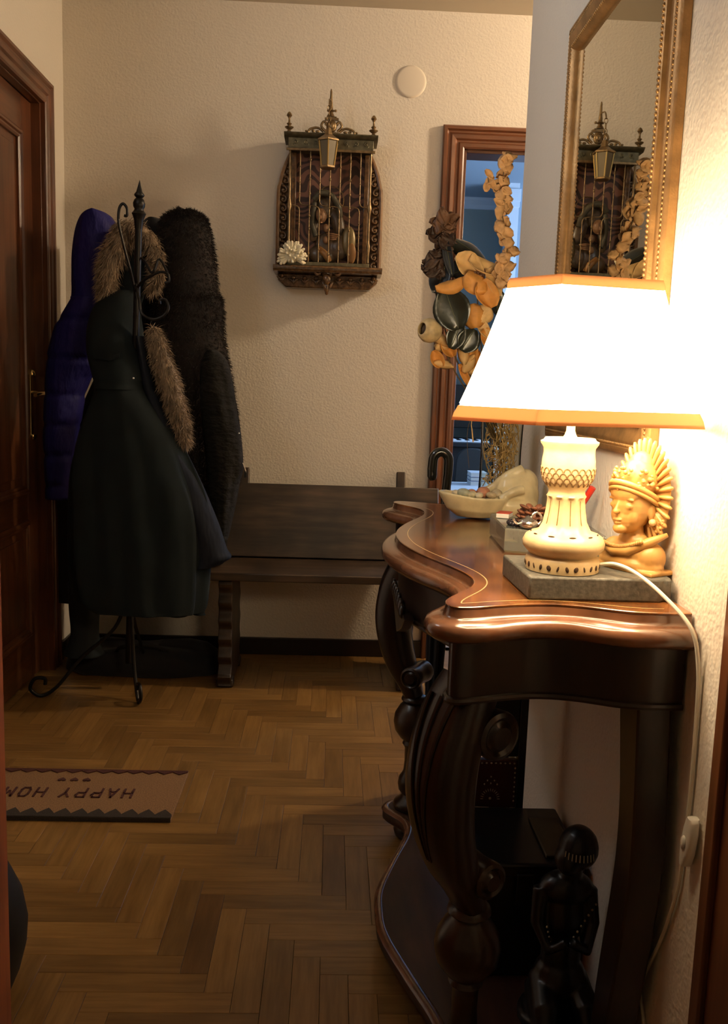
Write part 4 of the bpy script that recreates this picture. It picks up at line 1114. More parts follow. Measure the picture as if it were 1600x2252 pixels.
# finials and crest
def finial(x, z, nm):
    pf_ = [(0.007, 0), (0.010, 0.004), (0.005, 0.010), (0.016, 0.018), (0.017, 0.021), (0.005, 0.026), (0.010, 0.033), (0.004, 0.038), (0.0035, 0.050), (0.006, 0.056), (0.011, 0.062), (0.008, 0.069), (0.004, 0.074), (0.0, 0.076)]
    MB().lathe(pf_, (x, YS-0.010, z), 12).build(nm, BRONZE, SHR, smooth=60)
zc = zc1 + 0.004
finial(cx0-hw+0.008, zc, 'finial'); finial(cx0+hw-0.008, zc, 'finial')
for s in (1, -1):
    P = [(0.022, 0.012), (0.038, 0.030), (0.030, 0.046), (0.020, 0.040), (0.024, 0.034)]
    Q = [(0.030, 0.010), (0.048, 0.022), (0.066, 0.022), (0.082, 0.016), (0.086, 0.004), (0.074, 0.001), (0.066, 0.010), (0.074, 0.014)]
    m = MB()
    m.tube(cr([(cx0 + s*a, YS-0.008, zc + b_) for a, b_ in P], 6), 0.0048, 8)
    m.tube(cr([(cx0 + s*a, YS-0.008, zc + b_) for a, b_ in Q], 6), 0.0045, 8)
    m.ell((cx0 + s*0.052, YS-0.008, zc+0.010), (0.008, 0.004, 0.005)); m.ell((cx0 + s*0.094, YS-0.008, zc+0.010), (0.005, 0.004, 0.004)); m.ell((cx0+s*0.058, YS-0.008, zc+0.024), (0.010, 0.004, 0.004))
    m.tube([(cx0 + s*0.086, YS-0.008, zc+0.006), (cx0 + s*0.095, YS-0.008, zc+0.010)], 0.0028, 6)
    m.build('crest_scroll', BRONZE, SHR, smooth=60)
m = MB()
m.prism([(cx0 + 0.04*math.cos(a), zc + 0.010*math.sin(a)) for a in [PI*i/16 for i in range(17)]], 'y', YS-0.012, YS+0.004)
m.ell((cx0, YS-0.010, zc+0.030), (0.020, 0.010, 0.024)); m.ell((cx0, YS-0.012, zc+0.030), (0.013, 0.012, 0.016))
m.box((cx0-0.026, YS-0.016, zc+0.052), (cx0+0.026, YS+0.002, zc+0.059)); m.box((cx0-0.018, YS-0.014, zc+0.059), (cx0+0.018, YS, zc+0.064))
m.lathe([(0.016, 0), (0.012, 0.008), (0.007, 0.016), (0.015, 0.021), (0.008, 0.027), (0.008, 0.036), (0.0065, 0.046), (0.0055, 0.060), (0.0045, 0.075), (0.004, 0.090), (0.002, 0.098)], (cx0-0.004, YS-0.008, zc+0.064), 12)
for s in (1, -1): m.ell((cx0 + s*0.013, YS-0.008, zc+0.086), (0.006, 0.003, 0.005))
m.build('crest', BRONZE, SHR, smooth=60)
# hook, rings and lantern
YLn = 3.435
lc = at(721, 340, YLn)
m = MB(); ztop = at(719, 205, YLn+0.03).z
m.tube(cr([(cx0-0.004, YS-0.010, zc+0.120), (lc.x, YLn+0.03, zc+0.118), (lc.x, YLn+0.01, zc+0.105), (lc.x, YLn, zc+0.085)], 5), 0.0028, 8)
for k in range(4):
    c = Vector((lc.x, YLn, zc + 0.078 - k*0.019)); aa = (k % 2)*PI/2
    m.tube([c + Vector((0.0065*math.cos(t)*math.cos(aa), 0.0065*math.cos(t)*math.sin(aa), 0.010*math.sin(t))) for t in [2*PI*j/12 for j in range(13)]], 0.0016, 6)
m.build('lantern_chain', BRONZE, SHR, smooth=60)
lz1, lz0 = at(721, 309, YLn).z, at(721, 371, YLn).z
def hexr(r, z, n=6, a0=PI/6): return [Vector((lc.x + r*math.cos(a0 + 2*PI*i/n), YLn + r*math.sin(a0 + 2*PI*i/n), z)) for i in range(n)]
lant = MB().rings([hexr(0.010, zc+0.008), hexr(0.016, lz1+0.020), hexr(0.032, lz1+0.008), hexr(0.044, lz1+0.001), hexr(0.044, lz1-0.004), hexr(0.037, lz1-0.006)]).build('lantern_roof', BRONZE, SHR, smooth=20)
MB().rings([hexr(0.027, lz0), hexr(0.030, lz0+0.002), hexr(0.030, lz0+0.008), hexr(0.027, lz0+0.010)]).build('lantern_base', BRONZE, SHR, smooth=20)
LGL = mat('dusty lantern glass', (0.16, 0.13, 0.08), 0.35)
a_, b_ = hexr(0.038, lz1-0.005), hexr(0.026, lz0+0.008)
for i in range(6):
    MB().tube([a_[i], b_[i]], 0.0028, 6).build('lantern_post', mat('bright brass edge', (0.55, 0.38, 0.14), 0.35, 0.9), lant)
    j = (i+1) % 6
    MB().add([a_[i].lerp(a_[j], 0.1), a_[i].lerp(a_[j], 0.9), b_[i].lerp(b_[j], 0.9), b_[i].lerp(b_[j], 0.1)], [(0, 1, 2, 3)]).build('lantern_pane', LGL, lant, smooth=0)
# veiled praying figure inside the niche
YF = 3.545
def F(px, py, dy=0.0): return at(px, py, YF+dy)
FIG = mat('dark polychrome wood', (0.085, 0.055, 0.030), 0.4, var=0.4, vscale=40, coat=0.2)
SKIN = mat('tan painted wood', (0.24, 0.125, 0.06), 0.4, coat=0.2)
m = MB()
m.ell(F(712, 455), (0.030, 0.024, 0.045), rotM(0, -0.25, 0)); m.ell(F(722, 440, 0.004), (0.034, 0.022, 0.032), rotM(0, 0.4, 0)); m.ell(F(742, 490, 0.006), (0.026, 0.02, 0.055), rotM(0, -0.3, 0))
m.ell(F(690, 500, 0.004), (0.020, 0.018, 0.055), rotM(0, 0.1, 0)); m.ell(F(722, 545, 0.006), (0.056, 0.018, 0.060)); m.ell(F(700, 560), (0.04, 0.018, 0.035)); m.ell(F(745, 545), (0.04, 0.018, 0.045))
fg = m.build('praying_figure', FIG, SHR, smooth=180, remesh=0.003, smth=3)
m = MB(); m.ell(F(706, 474, -0.022), (0.021, 0.017, 0.028), rotM(0, -0.15, 0)); m.ell(F(704, 478, -0.040), (0.003, 0.006, 0.008)); m.ell(F(705, 490, -0.030), (0.007, 0.005, 0.002)); m.ell(F(716, 502, -0.012), (0.012, 0.012, 0.016))
m.build('face', SKIN, fg, smooth=180, remesh=0.0015, smth=2)
m = MB()
for k in range(4): m.tube([F(718 + k*1.0, 514 + k*4.2, -0.024), F(732, 515 + k*4, -0.032), F(745 - k*2, 517 + k*3, -0.028)], [0.0032, 0.0036, 0.0028], 7)
m.ell(F(716, 528, -0.02), (0.012, 0.010, 0.014)); m.build('praying_hands', SKIN, fg, smooth=180)
m = MB()
m.tube(cr([F(690, 440, -0.02), F(705, 425, -0.03), F(725, 428, -0.03), F(742, 450, -0.022), F(748, 478, -0.012)], 6), 0.012, 10)
m.tube(cr([F(692, 445, -0.018), F(688, 470, -0.02), F(687, 495, -0.016), F(694, 520, -0.014)], 6), 0.010, 10)
m.build('veil', mat('olive veil', (0.075, 0.065, 0.040), 0.5), fg, smooth=180)
m = MB(); c = F(767, 545, -0.012)
m.ell(F(766, 530, -0.012), (0.028, 0.012, 0.055)); m.build('gilt_sleeve', mat('olive gilt drape', (0.17, 0.125, 0.055), 0.35, 0.3), fg, smooth=180)
m = MB(); m.ell(F(772, 558, -0.020), (0.018, 0.010, 0.040)); m.tube([F(700, 545, -0.018), F(716, 560, -0.022), F(724, 576, -0.022)], [0.010, 0.014, 0.012], 10); m.build('gilt_fold', mat('ochre drape', (0.30, 0.15, 0.05), 0.4), fg, smooth=180)
# halo ring behind the head
c = F(726, 440, 0.016)
MB().tube([c + Vector((0.052*math.cos(t), 0, 0.052*math.sin(t))) for t in [2*PI*j/32 for j in range(33)]], 0.002, 6).build('halo', BRONZE, fg)

# white coral on the shrine's shelf
CORALM = mat('cream coral', (0.86, 0.78, 0.58), 0.6, bump=0.3, bscale=300, dist=0.001)
c0 = at(640, 574, 3.485); rr = random.Random(41); m = MB()
c0.z = max(c0.z, zs + 0.034)
m.ell(c0, (0.030, 0.026, 0.030))
for k in range(120):
    d = Vector((rr.gauss(0, 1), rr.gauss(0, 1) - 0.6, rr.gauss(0, 1))).normalized()
    if d.z < -0.72: continue
    L = rr.uniform(0.034, 0.058); r = rr.uniform(0.0048, 0.0064)
    q = c0 + Vector((d.x*L*1.12, d.y*L*0.75, d.z*L*0.98))
    m.tube([c0 + d*0.01, c0.lerp(q, 0.6), c0.lerp(q, 0.85), q, q + d*r*0.6], [r*0.7, r*0.85, r, r*0.95, r*0.45], 8)
tag(m.build('coral', CORALM, smooth=60), 'knobbly cream coral cluster on the left of the shrine shelf', 'coral')
# ================================================================== BOUQUET, VASE
def petal(mb, c, L, W, dirn, nrm, cup=0.3, curl=0.0, wav=0.0, tip=0.6, nu=7, nv=7, ph=0.0):
    """cupped petal centred on c: length along dirn, cup towards nrm"""
    d = Vector(dirn).normalized(); n = Vector(nrm); n = (n - d*n.dot(d)).normalized(); s = d.cross(n)
    vs = []
    for i in range(nu):
        u_ = i/(nu-1)
        w = W*0.5*math.sin(PI*min(1, (u_*0.90+0.07)))**tip
        for j in range(nv):
            v_ = 2*j/(nv-1) - 1
            h = cup*W*(v_*v_*0.5 - 0.25) + curl*L*(u_-0.4)**2 + wav*W*math.sin(6*u_ + 4*v_ + ph)*0.12
            vs.append(Vector(c) + d*(L*(u_-0.5)) + s*(w*v_) + n*h)
    mb.add(vs, [(i*nv+j, i*nv+j+1, (i+1)*nv+j+1, (i+1)*nv+j) for i in range(nu-1) for j in range(nv-1)])
    return mb
def solid(o, t=0.0008):
    q = o.modifiers.new('solid', 'SOLIDIFY'); q.thickness = t; q.offset = 0; return o
def ppx(mb, px, py, Y, L, W, ang, tilt=(0, 0), **k):
    """petal given in image terms: centre pixel, size in pixels, direction in the image, tilt of its face (right, up)"""
    s = Y/1950.0; a = math.radians(ang)
    return petal(mb, at(px, py, Y), L*s, W*s, (math.cos(a), k.pop('fore', 0.0), math.sin(a)), (tilt[0], -1.0, tilt[1]), **k)
VX, VY = 0.396, 2.065
GLASS = mat('clear glass', (0.9, 0.9, 0.82), 0.05)
_nt = GLASS.node_tree; _tr = _nt.nodes.new('ShaderNodeBsdfTransparent'); _tr.inputs[0].default_value = (0.95, 0.95, 0.91, 1); _gl = _nt.nodes.new('ShaderNodeBsdfGlossy'); _gl.inputs['Roughness'].default_value = 0.04
_lw = _nt.nodes.new('ShaderNodeLayerWeight'); _lw.inputs[0].default_value = 0.06; _mx = _nt.nodes.new('ShaderNodeMixShader')
_nt.links.new(_lw.outputs['Fresnel'], _mx.inputs[0]); _nt.links.new(_tr.outputs[0], _mx.inputs[1]); _nt.links.new(_gl.outputs[0], _mx.inputs[2]); _nt.links.new(_mx.outputs[0], _nt.nodes['Material Output'].inputs[0])
VS = thing('glass_vase', 'clear glass vase stuffed with tan raffia behind the lamp', 'vase', (VX, VY, TZ))
zr_ = [(0.040, 0.0), (0.047, 0.006), (0.049, 0.03), (0.0475, 0.08), (0.047, 0.14), (0.049, 0.20), (0.053, 0.255), (0.0515, 0.256), (0.0465, 0.20), (0.0445, 0.14), (0.045, 0.08), (0.0465, 0.03), (0.042, 0.012), (0.0, 0.010)]
MB().lathe([(0.0, 0.0)] + zr_, (VX, VY, TZ+0.0005), 36).build('vase_glass', GLASS, VS, smooth=60)
RAF = mat('raffia straw', (0.52, 0.35, 0.15), 0.6, var=0.35, vscale=90)
rr = random.Random(51); m = MB()
for k in range(260):
    pts = []; a = rr.uniform(0, 6.28); rad = 0.036*math.sqrt(rr.random()); z = rr.uniform(0.05, 0.22); da = rr.uniform(-1.1, 1.1); dz = rr.uniform(-0.05, 0.05)
    for j in range(5):
        r_ = min(0.040, rad + 0.012*math.sin(j*1.3 + k))
        pts.append((VX + r_*math.cos(a + da*j/3), VY + r_*math.sin(a + da*j/3), TZ + min(0.235, max(0.035, z + dz*j/2))))
    m.tube(pts, rr.uniform(0.0007, 0.0014), 4)
o = m.build('raffia', RAF, VS, smooth=0); o['kind'] = 'stuff'

ORANGE = mat('dried orange petal', (0.58, 0.26, 0.055), 0.6, var=0.25, vscale=40, bump=0.2, bscale=80)
CREAMP = mat('dried cream petal', (0.66, 0.42, 0.17), 0.6, var=0.2, vscale=40, bump=0.2, bscale=80)
BRNP = mat('dried brown petal', (0.12, 0.055, 0.025), 0.6, var=0.5, vscale=40)
LEAFD = mat('dark glossy leaf', (0.020, 0.024, 0.016), 0.3, var=0.4, vscale=30, bump=0.3, bscale=40, coat=0.3)
LEAFB = mat('blue black leaf', (0.018, 0.022, 0.028), 0.35, var=0.3, vscale=30)
STEM = mat('dry stem', (0.11, 0.07, 0.03), 0.8)
HOPP = mat('pale dried bract', (0.52, 0.30, 0.13), 0.65, var=0.3, vscale=60)
mouth = Vector((VX, VY, TZ+0.20))
def stem_to(p, parent, r=0.0016):
    p = Vector(p); q = mouth + Vector(((p.x-VX)*0.2, (p.y-VY)*0.2, 0))
    mid = (q + p)/2 + Vector(((p.x-VX)*0.15, -0.01, 0.02))
    MB().tube(cr([tuple(mouth - Vector((0, 0, 0.06))), tuple(q), tuple(mid), tuple(p)], 6), r, 6).build('stem', STEM, parent)
def flower(name, label, cat, base, group=None): return thing(name, label, cat, tuple(base), group)
# large dried magnolia
c = at(1050, 615, 1.935)
FL1 = flower('dried_magnolia', 'big cream and orange dried magnolia bloom left of the lamp shade', 'flower', c)
stem_to(c + Vector((0, 0.012, -0.01)), FL1)
for (px, py, L, W, ang, tilt, mt, cup, dy) in ((1028, 582, 62, 54, 150, (-0.3, 0.5), CREAMP, 0.5, 0.0), (1066, 590, 78, 46, -25, (0.3, 0.8), CREAMP, 0.5, -0.004), (1082, 622, 64, 40, -70, (0.6, 0.3), CREAMP, 0.5, -0.006),
                                       (990, 627, 66, 40, 200, (-0.1, 0.9), ORANGE, -0.7, -0.004), (1046, 622, 58, 52, -40, (0.0, 0.3), ORANGE, -0.5, -0.016), (1068, 648, 62, 54, -62, (0.0, 0.5), ORANGE, 0.7, -0.022), (1052, 608, 40, 30, 60, (0, 1), BRNP, 0.3, 0.004)):
    solid(ppx(MB(), px, py, 1.925+dy, L, W, ang, tilt, cup=cup, curl=0.15, wav=0.5).build('petal', mt, FL1, smooth=180))
m = MB()
rr = random.Random(3)
for k in range(14): m.ell(at(1048 + rr.uniform(-9, 9), 606 + rr.uniform(-7, 7), 1.915), 0.003, nu=7, nv=5)
m.build('flower_centre', BRNP, FL1, smooth=180)
# second orange flower below
c = at(1055, 700, 1.95)
FL2 = flower('dried_poppy', 'round orange dried bloom half hidden behind the lamp shade', 'flower', c); stem_to(c + Vector((0, 0.01, -0.01)), FL2)
for (px, py, L, W, ang, tilt, mt, cup) in ((1042, 695, 52, 56, 100, (-0.3, 0.3), ORANGE, -0.6), (1064, 690, 40, 44, 60, (0.2, 0.4), CREAMP, -0.3), (1062, 722, 46, 26, -60, (0.2, 0), CREAMP, 0.6), (1070, 745, 46, 30, -75, (0.2, 0), ORANGE, 0.6)):
    solid(ppx(MB(), px, py, 1.945, L, W, ang, tilt, cup=cup, curl=0.1, wav=0.4).build('petal', mt, FL2, smooth=180))
# dark leaves, one branch
c = at(1000, 640, 1.97)
LB = flower('leaf_branch', 'branch of dark glossy leaves around the dried magnolia', 'leaves', c); stem_to(c, LB, 0.002)
for (px, py, L, W, ang, tilt, mt, dy, cup) in ((1035, 556, 100, 58, -32, (-0.1, 0.8), LEAFD, 0.02, -0.4), (992, 678, 96, 82, 112, (-0.3, 0.2), LEAFD, -0.005, 0.25), (984, 560, 96, 22, 105, (-0.5, 0.1), LEAFB, 0.0, 0.5), (968, 612, 66, 50, 75, (-0.5, 0.2), LEAFB, 0.012, 0.3),
                                           (1003, 738, 60, 46, 70, (0.1, -0.2), LEAFD, 0.006, 0.3), (1030, 748, 54, 54, 60, (0.1, -0.2), LEAFD, 0.012, 0.3), (1092, 664, 64, 46, -75, (0.3, 0.2), LEAFD, 0.012, 0.3), (1022, 592, 60, 60, 20, (0, 0.3), LEAFB, 0.02, 0.2)):
    b = MB(); ppx(b, px, py, 1.95+dy, L, W, ang, tilt, cup=cup, curl=-0.12, tip=0.8, nu=10, nv=9)
    lf = solid(b.build('leaf', mt, LB, smooth=180))
    s = (1.95+dy)/1950; a = math.radians(ang)
    b = MB(); C = at(px, py, 1.95+dy) ; d = Vector((math.cos(a), 0, math.sin(a))); n = Vector((tilt[0], -1, tilt[1])); n = (n - d*n.dot(d)).normalized(); sd_ = d.cross(n)
    off = n*(-cup*W*s*0.25*1.0 + 0.0006)
    hs_ = lambda uu: n*(-0.12*L*s*(uu-0.4)**2)
    b.tube([C + d*(L*s*(uu-0.5)) + off + hs_(uu) for uu in [0.03 + 0.94*k/10 for k in range(11)]], 0.0008, 5)
    b.build('midrib', mat('leaf rib', (0.10, 0.10, 0.05), 0.5), lf)
# brown dried roses on the left
for (pts, lab, Yb) in (([(972, 478), (990, 486), (962, 492), (984, 500)], 'brown dried rose at the top left of the bouquet', 1.95), ([(968, 520), (985, 528), (955, 516), (975, 540)], 'dark brown dried rose below the topmost one of the bouquet', 1.96), ([(948, 578), (952, 600), (960, 560), (944, 590), (966, 590)], 'blackish brown ruffled dried rose at the left edge of the bouquet', 1.97)):
    c = at(*pts[0], Yb); R1 = flower('dried_rose', lab, 'flower', c, 'brown dried roses in the bouquet'); stem_to(c + Vector((0, 0.01, -0.008)), R1)
    rr = random.Random(int(pts[0][0]))
    dk = 'top left' in lab
    mt = BRNP if dk else mat('dark dried petal', (0.045, 0.022, 0.012), 0.6, var=0.5, vscale=40)
    for (px, py) in pts:
        for q in range(3):
            solid(ppx(MB(), px + rr.uniform(-5, 5), py + rr.uniform(-5, 5), Yb + rr.uniform(-0.012, 0.01), rr.uniform(30, 42), rr.uniform(20, 30), rr.uniform(0, 360), (rr.uniform(-0.8, 0.3), rr.uniform(-0.2, 0.9)), cup=rr.choice((-0.4, 0.5)), curl=0.6, tip=1.0, wav=1.3, ph=rr.uniform(0, 6)).build('petal', mt, R1, smooth=180))
# hollow pale seed pod
c = at(945, 727, 1.97)
PD = flower('seed_pod', 'hollow pale round seed pod sticking out left of the bouquet', 'seed pod', c)
od = Vector((-0.80, -0.55, 0.12)).normalized(); Mp = od.to_track_quat('Z', 'Y').to_matrix().to_4x4()
pr_ = [(0.0, -0.026), (0.012, -0.0245), (0.021, -0.017), (0.0265, -0.005), (0.0265, 0.007), (0.022, 0.017), (0.0145, 0.0235), (0.0125, 0.0235), (0.0195, 0.016), (0.0235, 0.006), (0.0235, -0.005), (0.018, -0.015), (0.0, -0.023)]
MB().lathe(pr_, c, 28, Mp).build('pod_shell', mat('pale pod', (0.52, 0.38, 0.19), 0.5, var=0.3, vscale=60), PD, smooth=180)
MB().ell(c - od*0.001, (0.0195, 0.0195, 0.0195), Mp).build('pod_inside', mat('pod inside', (0.07, 0.04, 0.02), 0.8), PD, smooth=180)
stem_to(c - od*0.025, PD)
# curled tan petals at the bottom
for (lst, lab) in (([(965, 745, 56, 24, -30), (985, 765, 44, 32, -60), (975, 760, 40, 26, 20), (960, 790, 40, 30, 120), (975, 802, 44, 20, -10)], 'curled tan dried flower below the pale seed pod'),
                   ([(1018, 775, 54, 26, -80), (1035, 770, 44, 34, 80), (1030, 800, 44, 28, 60), (1022, 828, 60, 16, -60), (1036, 815, 34, 24, -20), (1045, 790, 40, 24, 70)], 'curled orange dried flower beside the shade, low in the bouquet')):
    c = at(lst[0][0]+8, lst[0][1]+10, 2.0); CF = flower('curled_flower', lab, 'flower', c); stem_to(c + Vector((0, 0.008, 0)), CF)
    for k, (px, py, L, W, ang) in enumerate(lst):
        solid(ppx(MB(), px, py, 1.985 + 0.004*k, L, W, ang, (-0.2, 0.4 if k % 2 else -0.2), cup=0.9 if k % 2 else -0.9, curl=0.3, wav=0.6, ph=k).build('petal', ORANGE if k % 2 else CREAMP, CF, smooth=180))
MB().tube(cr([tuple(at(1052, 880, 1.97)), tuple(at(1030, 935, 1.96)), tuple(at(1027, 975, 1.955)), tuple(at(1031, 1030, 1.955))], 6), 0.0006, 5).build('tendril', STEM, CF)
MB().tube([at(1040, 880, 1.97), at(1036, 935, 1.96), at(1040, 972, 1.96)], [0.0007, 0.0010, 0.0018], 6).build('tendril', CREAMP, CF)
# tall strand of papery bracts
c = at(1112, 620, 1.90)
HP = flower('bract_strand', 'tall strand of papery beige bracts rising in front of the study doorway', 'dried stem', c)
path = cr([(1114, 345), (1106, 390), (1109, 430), (1104, 470), (1112, 510), (1116, 545), (1108, 580), (1106, 610), (1118, 640)], 6)
SY = lambda y: 1.835 + 0.07*(y-345)/275
MB().tube([at(p[0], p[1], SY(p[1])) for p in path], 0.0012, 6).build('stem', STEM, HP)
stem_to(at(1118, 640, 1.91), HP)
rr = random.Random(77)
for k in range(44):
    p = path[min(len(path)-1, int(k*len(path)/44))]
    sx = rr.uniform(-15, 15) * (0.6 + 0.5*(k/44))
    solid(ppx(MB(), p[0] + sx, p[1] + rr.uniform(-6, 6), SY(p[1]) + rr.uniform(-0.012, 0.010), rr.uniform(24, 36), rr.uniform(18, 27), rr.uniform(0, 360), (rr.uniform(-0.7, 0.7), rr.uniform(-0.4, 0.8)), cup=rr.choice((-0.3, 0.5)), wav=1.2, curl=0.5, tip=0.85, nu=5, nv=5, ph=k).build('bract', HOPP, HP, smooth=180))
sb = cr([(1106, 425), (1090, 420), (1076, 408), (1072, 385)], 4)
MB().tube([at(p[0], p[1], SY(p[1])) for p in sb], 0.0010, 6).build('side_stem', STEM, HP)
for (px, py) in ((1074, 382), (1077, 396), (1070, 410), (1082, 404), (1094, 414)):
    solid(ppx(MB(), px, py, SY(py), 22, 16, rr.uniform(40, 140), (rr.uniform(-0.5, 0.5), 0.3), cup=0.5, nu=5, nv=5).build('bract', HOPP, HP, smooth=180))

# ================================================================== CARVED STONE BOWL + PEBBLES
BX, BY = 0.327, 1.925
SOAP = mat('translucent cream stone', (0.62, 0.52, 0.30), 0.32, var=0.22, vscale=25, coat=0.25)
m = MB()
def bl(r, z, k): return [Vector((BX + (r*1.20 if math.cos(a) < 0 else r*1.05)*math.cos(a) - 0.004*k, BY + r*0.72*math.sin(a), TZ + z + 0.010*max(0, -math.cos(a))*k)) for a in [2*PI*i/40 for i in range(40)]]
m.rings([bl(0.018, 0.001, 0), bl(0.040, 0.004, 0.1), bl(0.058, 0.018, 0.4), bl(0.070, 0.040, 0.8), bl(0.073, 0.048, 1), bl(0.068, 0.051, 1), bl(0.060, 0.043, 0.8), bl(0.048, 0.028, 0.4), bl(0.03, 0.020, 0.2)])
m.ell((0.412, 1.945, TZ+0.052), (0.052, 0.042, 0.054), rotM(0, -0.25, 0)); m.ell((0.430, 1.95, TZ+0.075), (0.032, 0.034, 0.036)); m.ell((0.40, 1.93, TZ+0.028), (0.062, 0.040, 0.030))
m.tube(cr([(0.318, 1.962, TZ+0.046), (0.345, 1.960, TZ+0.054), (0.375, 1.950, TZ+0.074), (0.40, 1.940, TZ+0.096), (0.425, 1.94, TZ+0.108)], 5), [0.008]*5 + [0.012]*5 + [0.015]*5 + [0.014]*6, 12)
m.tube(cr([(0.37, 1.905, TZ+0.045), (0.395, 1.900, TZ+0.062), (0.42, 1.905, TZ+0.068)], 5), 0.010, 10)
tag(m.build('stone_bowl', SOAP, smooth=180, remesh=0.0024, smth=4), 'cream carved stone bowl with a swelling end, holding pebbles', 'bowl')
rr = random.Random(61)
PEB = [((0.29, 1.915), 0.014, (0.33, 0.34, 0.25), 'grey green pebble in the stone bowl'), ((0.312, 1.935), 0.011, (0.55, 0.26, 0.15), 'small salmon pebble at the back of the stone bowl'), ((0.335, 1.925), 0.017, (0.45, 0.20, 0.12), 'reddish brown pebble in the stone bowl'),
       ((0.366, 1.925), 0.013, (0.45, 0.36, 0.22), 'sandy tan pebble by the swelling end of the bowl'), ((0.275, 1.925), 0.010, (0.60, 0.52, 0.36), 'pale cream pebble nearest the tip of the bowl'), ((0.308, 1.905), 0.010, (0.50, 0.44, 0.28), 'small yellowish pebble at the front of the bowl'), ((0.322, 1.898), 0.009, (0.62, 0.54, 0.38), 'tiny cream pebble at the front rim of the bowl'), ((0.349, 1.902), 0.010, (0.42, 0.33, 0.2), 'small brownish pebble at the front rim of the bowl')]
for k, ((x, y), r, col, lab) in enumerate(PEB):
    b = MB(); b.ell((x, y, TZ + 0.050 + r*0.45), (r*1.2, r*0.9, r*0.75), rotM(rr.uniform(-0.3, 0.3), rr.uniform(-0.3, 0.3), rr.uniform(0, 3)), 14, 10)
    tag(b.build('pebble', mat('pebble %d stone' % k, col, 0.5, var=0.2, vscale=90), smooth=180), lab, 'pebble', 'pebbles in the stone bowl')
b = MB()   # hidden bed of pebbles that carries the top ones
for k in range(26):
    a = rr.uniform(0, 6.28); q = math.sqrt(rr.random())
    b.ell((BX + 0.048*q*math.cos(a), BY + 0.032*q*math.sin(a), TZ+0.040), (0.012, 0.010, 0.009), rotM(0, 0, a), 8, 6)
o = b.build('gravel', mat('gravel stone', (0.42, 0.36, 0.24), 0.6, var=0.3, vscale=60), smooth=180); o['kind'] = 'stuff'; tag(o, 'bed of small gravel under the pebbles in the stone bowl', 'gravel')

# ================================================================== CRYSTAL DISH AND WHAT LIES IN IT
dc = [Vector((0.306, 1.518, 0)), Vector((0.466, 1.452, 0)), Vector((0.474, 1.632, 0)), Vector((0.312, 1.698, 0))]
cen = sum(dc, Vector())/4
def dr(f, z): return [cen + (p - cen)*f + Vector((0, 0, TZ + z)) for p in dc]
CRYS = mat('smoky crystal', (0.50, 0.50, 0.42), 0.12, trans=0.72, ior=1.4, bump=0.1, bscale=60)
m = MB().rings([dr(0.97, 0.0), dr(1.0, 0.004), dr(1.0, 0.040), dr(0.985, 0.043), dr(0.66, 0.043), dr(0.62, 0.038), dr(0.58, 0.014)])
tag(m.build('crystal_dish', CRYS, smooth=20), 'thick square smoky crystal dish with trinkets beside the lamp', 'dish')
# pine cone
PCX, PCY, PCZ = 0.368, 1.575, TZ+0.016
PC = thing('pine_cone', 'small reddish brown pine cone in the crystal dish', 'pine cone', (PCX, PCY, PCZ))
PCM = mat('pine cone scale', (0.17, 0.062, 0.030), 0.55, var=0.4, vscale=80)
MB().ell((PCX, PCY, PCZ+0.030), (0.018, 0.018, 0.028)).build('cone_core', PCM, PC, smooth=180)
for row in range(7):
    zz = 0.006 + row*0.0085; r = 0.026*math.sin(PI*(0.16 + 0.72*row/7))**0.7; n_ = 10 if row < 5 else 7
    for k in range(n_):
        a = 2*PI*(k + 0.5*(row % 2))/n_
        b = MB(); b.ell((PCX + r*math.cos(a), PCY + r*math.sin(a), PCZ + zz), (0.0085, 0.0070, 0.0032), rotM(0, 0, a) @ rotM(0, -0.45, 0), 8, 6)
        b.build('cone_scale', PCM, PC, smooth=180)
# silver trinket: filigree teapot charm
SIL = mat('silver', (0.75, 0.72, 0.66), 0.18, 1.0, bump=0.4, bscale=250)
tx, ty, tz_ = 0.345, 1.515, TZ+0.0435
TR = thing('silver_trinket', 'small shiny silver trinket with a loop on the crystal dish', 'trinket', (tx, ty, tz_))
MB().lathe([(0.008, 0.0), (0.014, 0.003), (0.018, 0.009), (0.015, 0.015), (0.008, 0.018), (0.004, 0.022), (0.0, 0.024)], (tx, ty, tz_), 18).build('trinket_body', SIL, TR, smooth=60)
MB().tube([(tx + 0.014 + 0.009*math.cos(t), ty, tz_ + 0.018 + 0.011*math.sin(t)) for t in [2*PI*j/16 for j in range(17)]], 0.0020, 6).build('trinket_loop', SIL, TR)
MB().tube(cr([(tx-0.014, ty, tz_+0.008), (tx-0.022, ty-0.002, tz_+0.010), (tx-0.027, ty-0.003, tz_+0.017)], 5), 0.0022, 6).build('trinket_spout', SIL, TR)
# dark bead bracelet
BR = thing('bead_bracelet', 'small dark bead bracelet lying on the rim of the crystal dish', 'bracelet', (0.328, 1.545, TZ+0.0435))
for k in range(16):
    a = 2*PI*k/16
    MB().ell((0.334 + 0.015*math.cos(a), 1.552 + 0.022*math.sin(a), TZ+0.0475), 0.0042, nu=8, nv=6).build('bead', mat('dark bead', (0.02, 0.016, 0.02), 0.25), BR, smooth=180)
# matchbox
MX_ = thing('matchbox', 'tiny white box with a red top on the corner of the crystal dish', 'box', (0.328, 1.655, TZ+0.0435))
Mm = Matrix.Translation((0.330, 1.650, TZ+0.0435)) @ rotM(0, 0, -0.4)
MB().box((-0.012, -0.020, 0), (0.012, 0.020, 0.008), Mm).build('box_tray', WHITEP, MX_, bevel=0.001)
MB().box((-0.0125, -0.016, 0.008), (0.0125, 0.016, 0.0095), Mm).build('box_lid', mat('red card', (0.40, 0.06, 0.03), 0.6), MX_, bevel=0.0004)
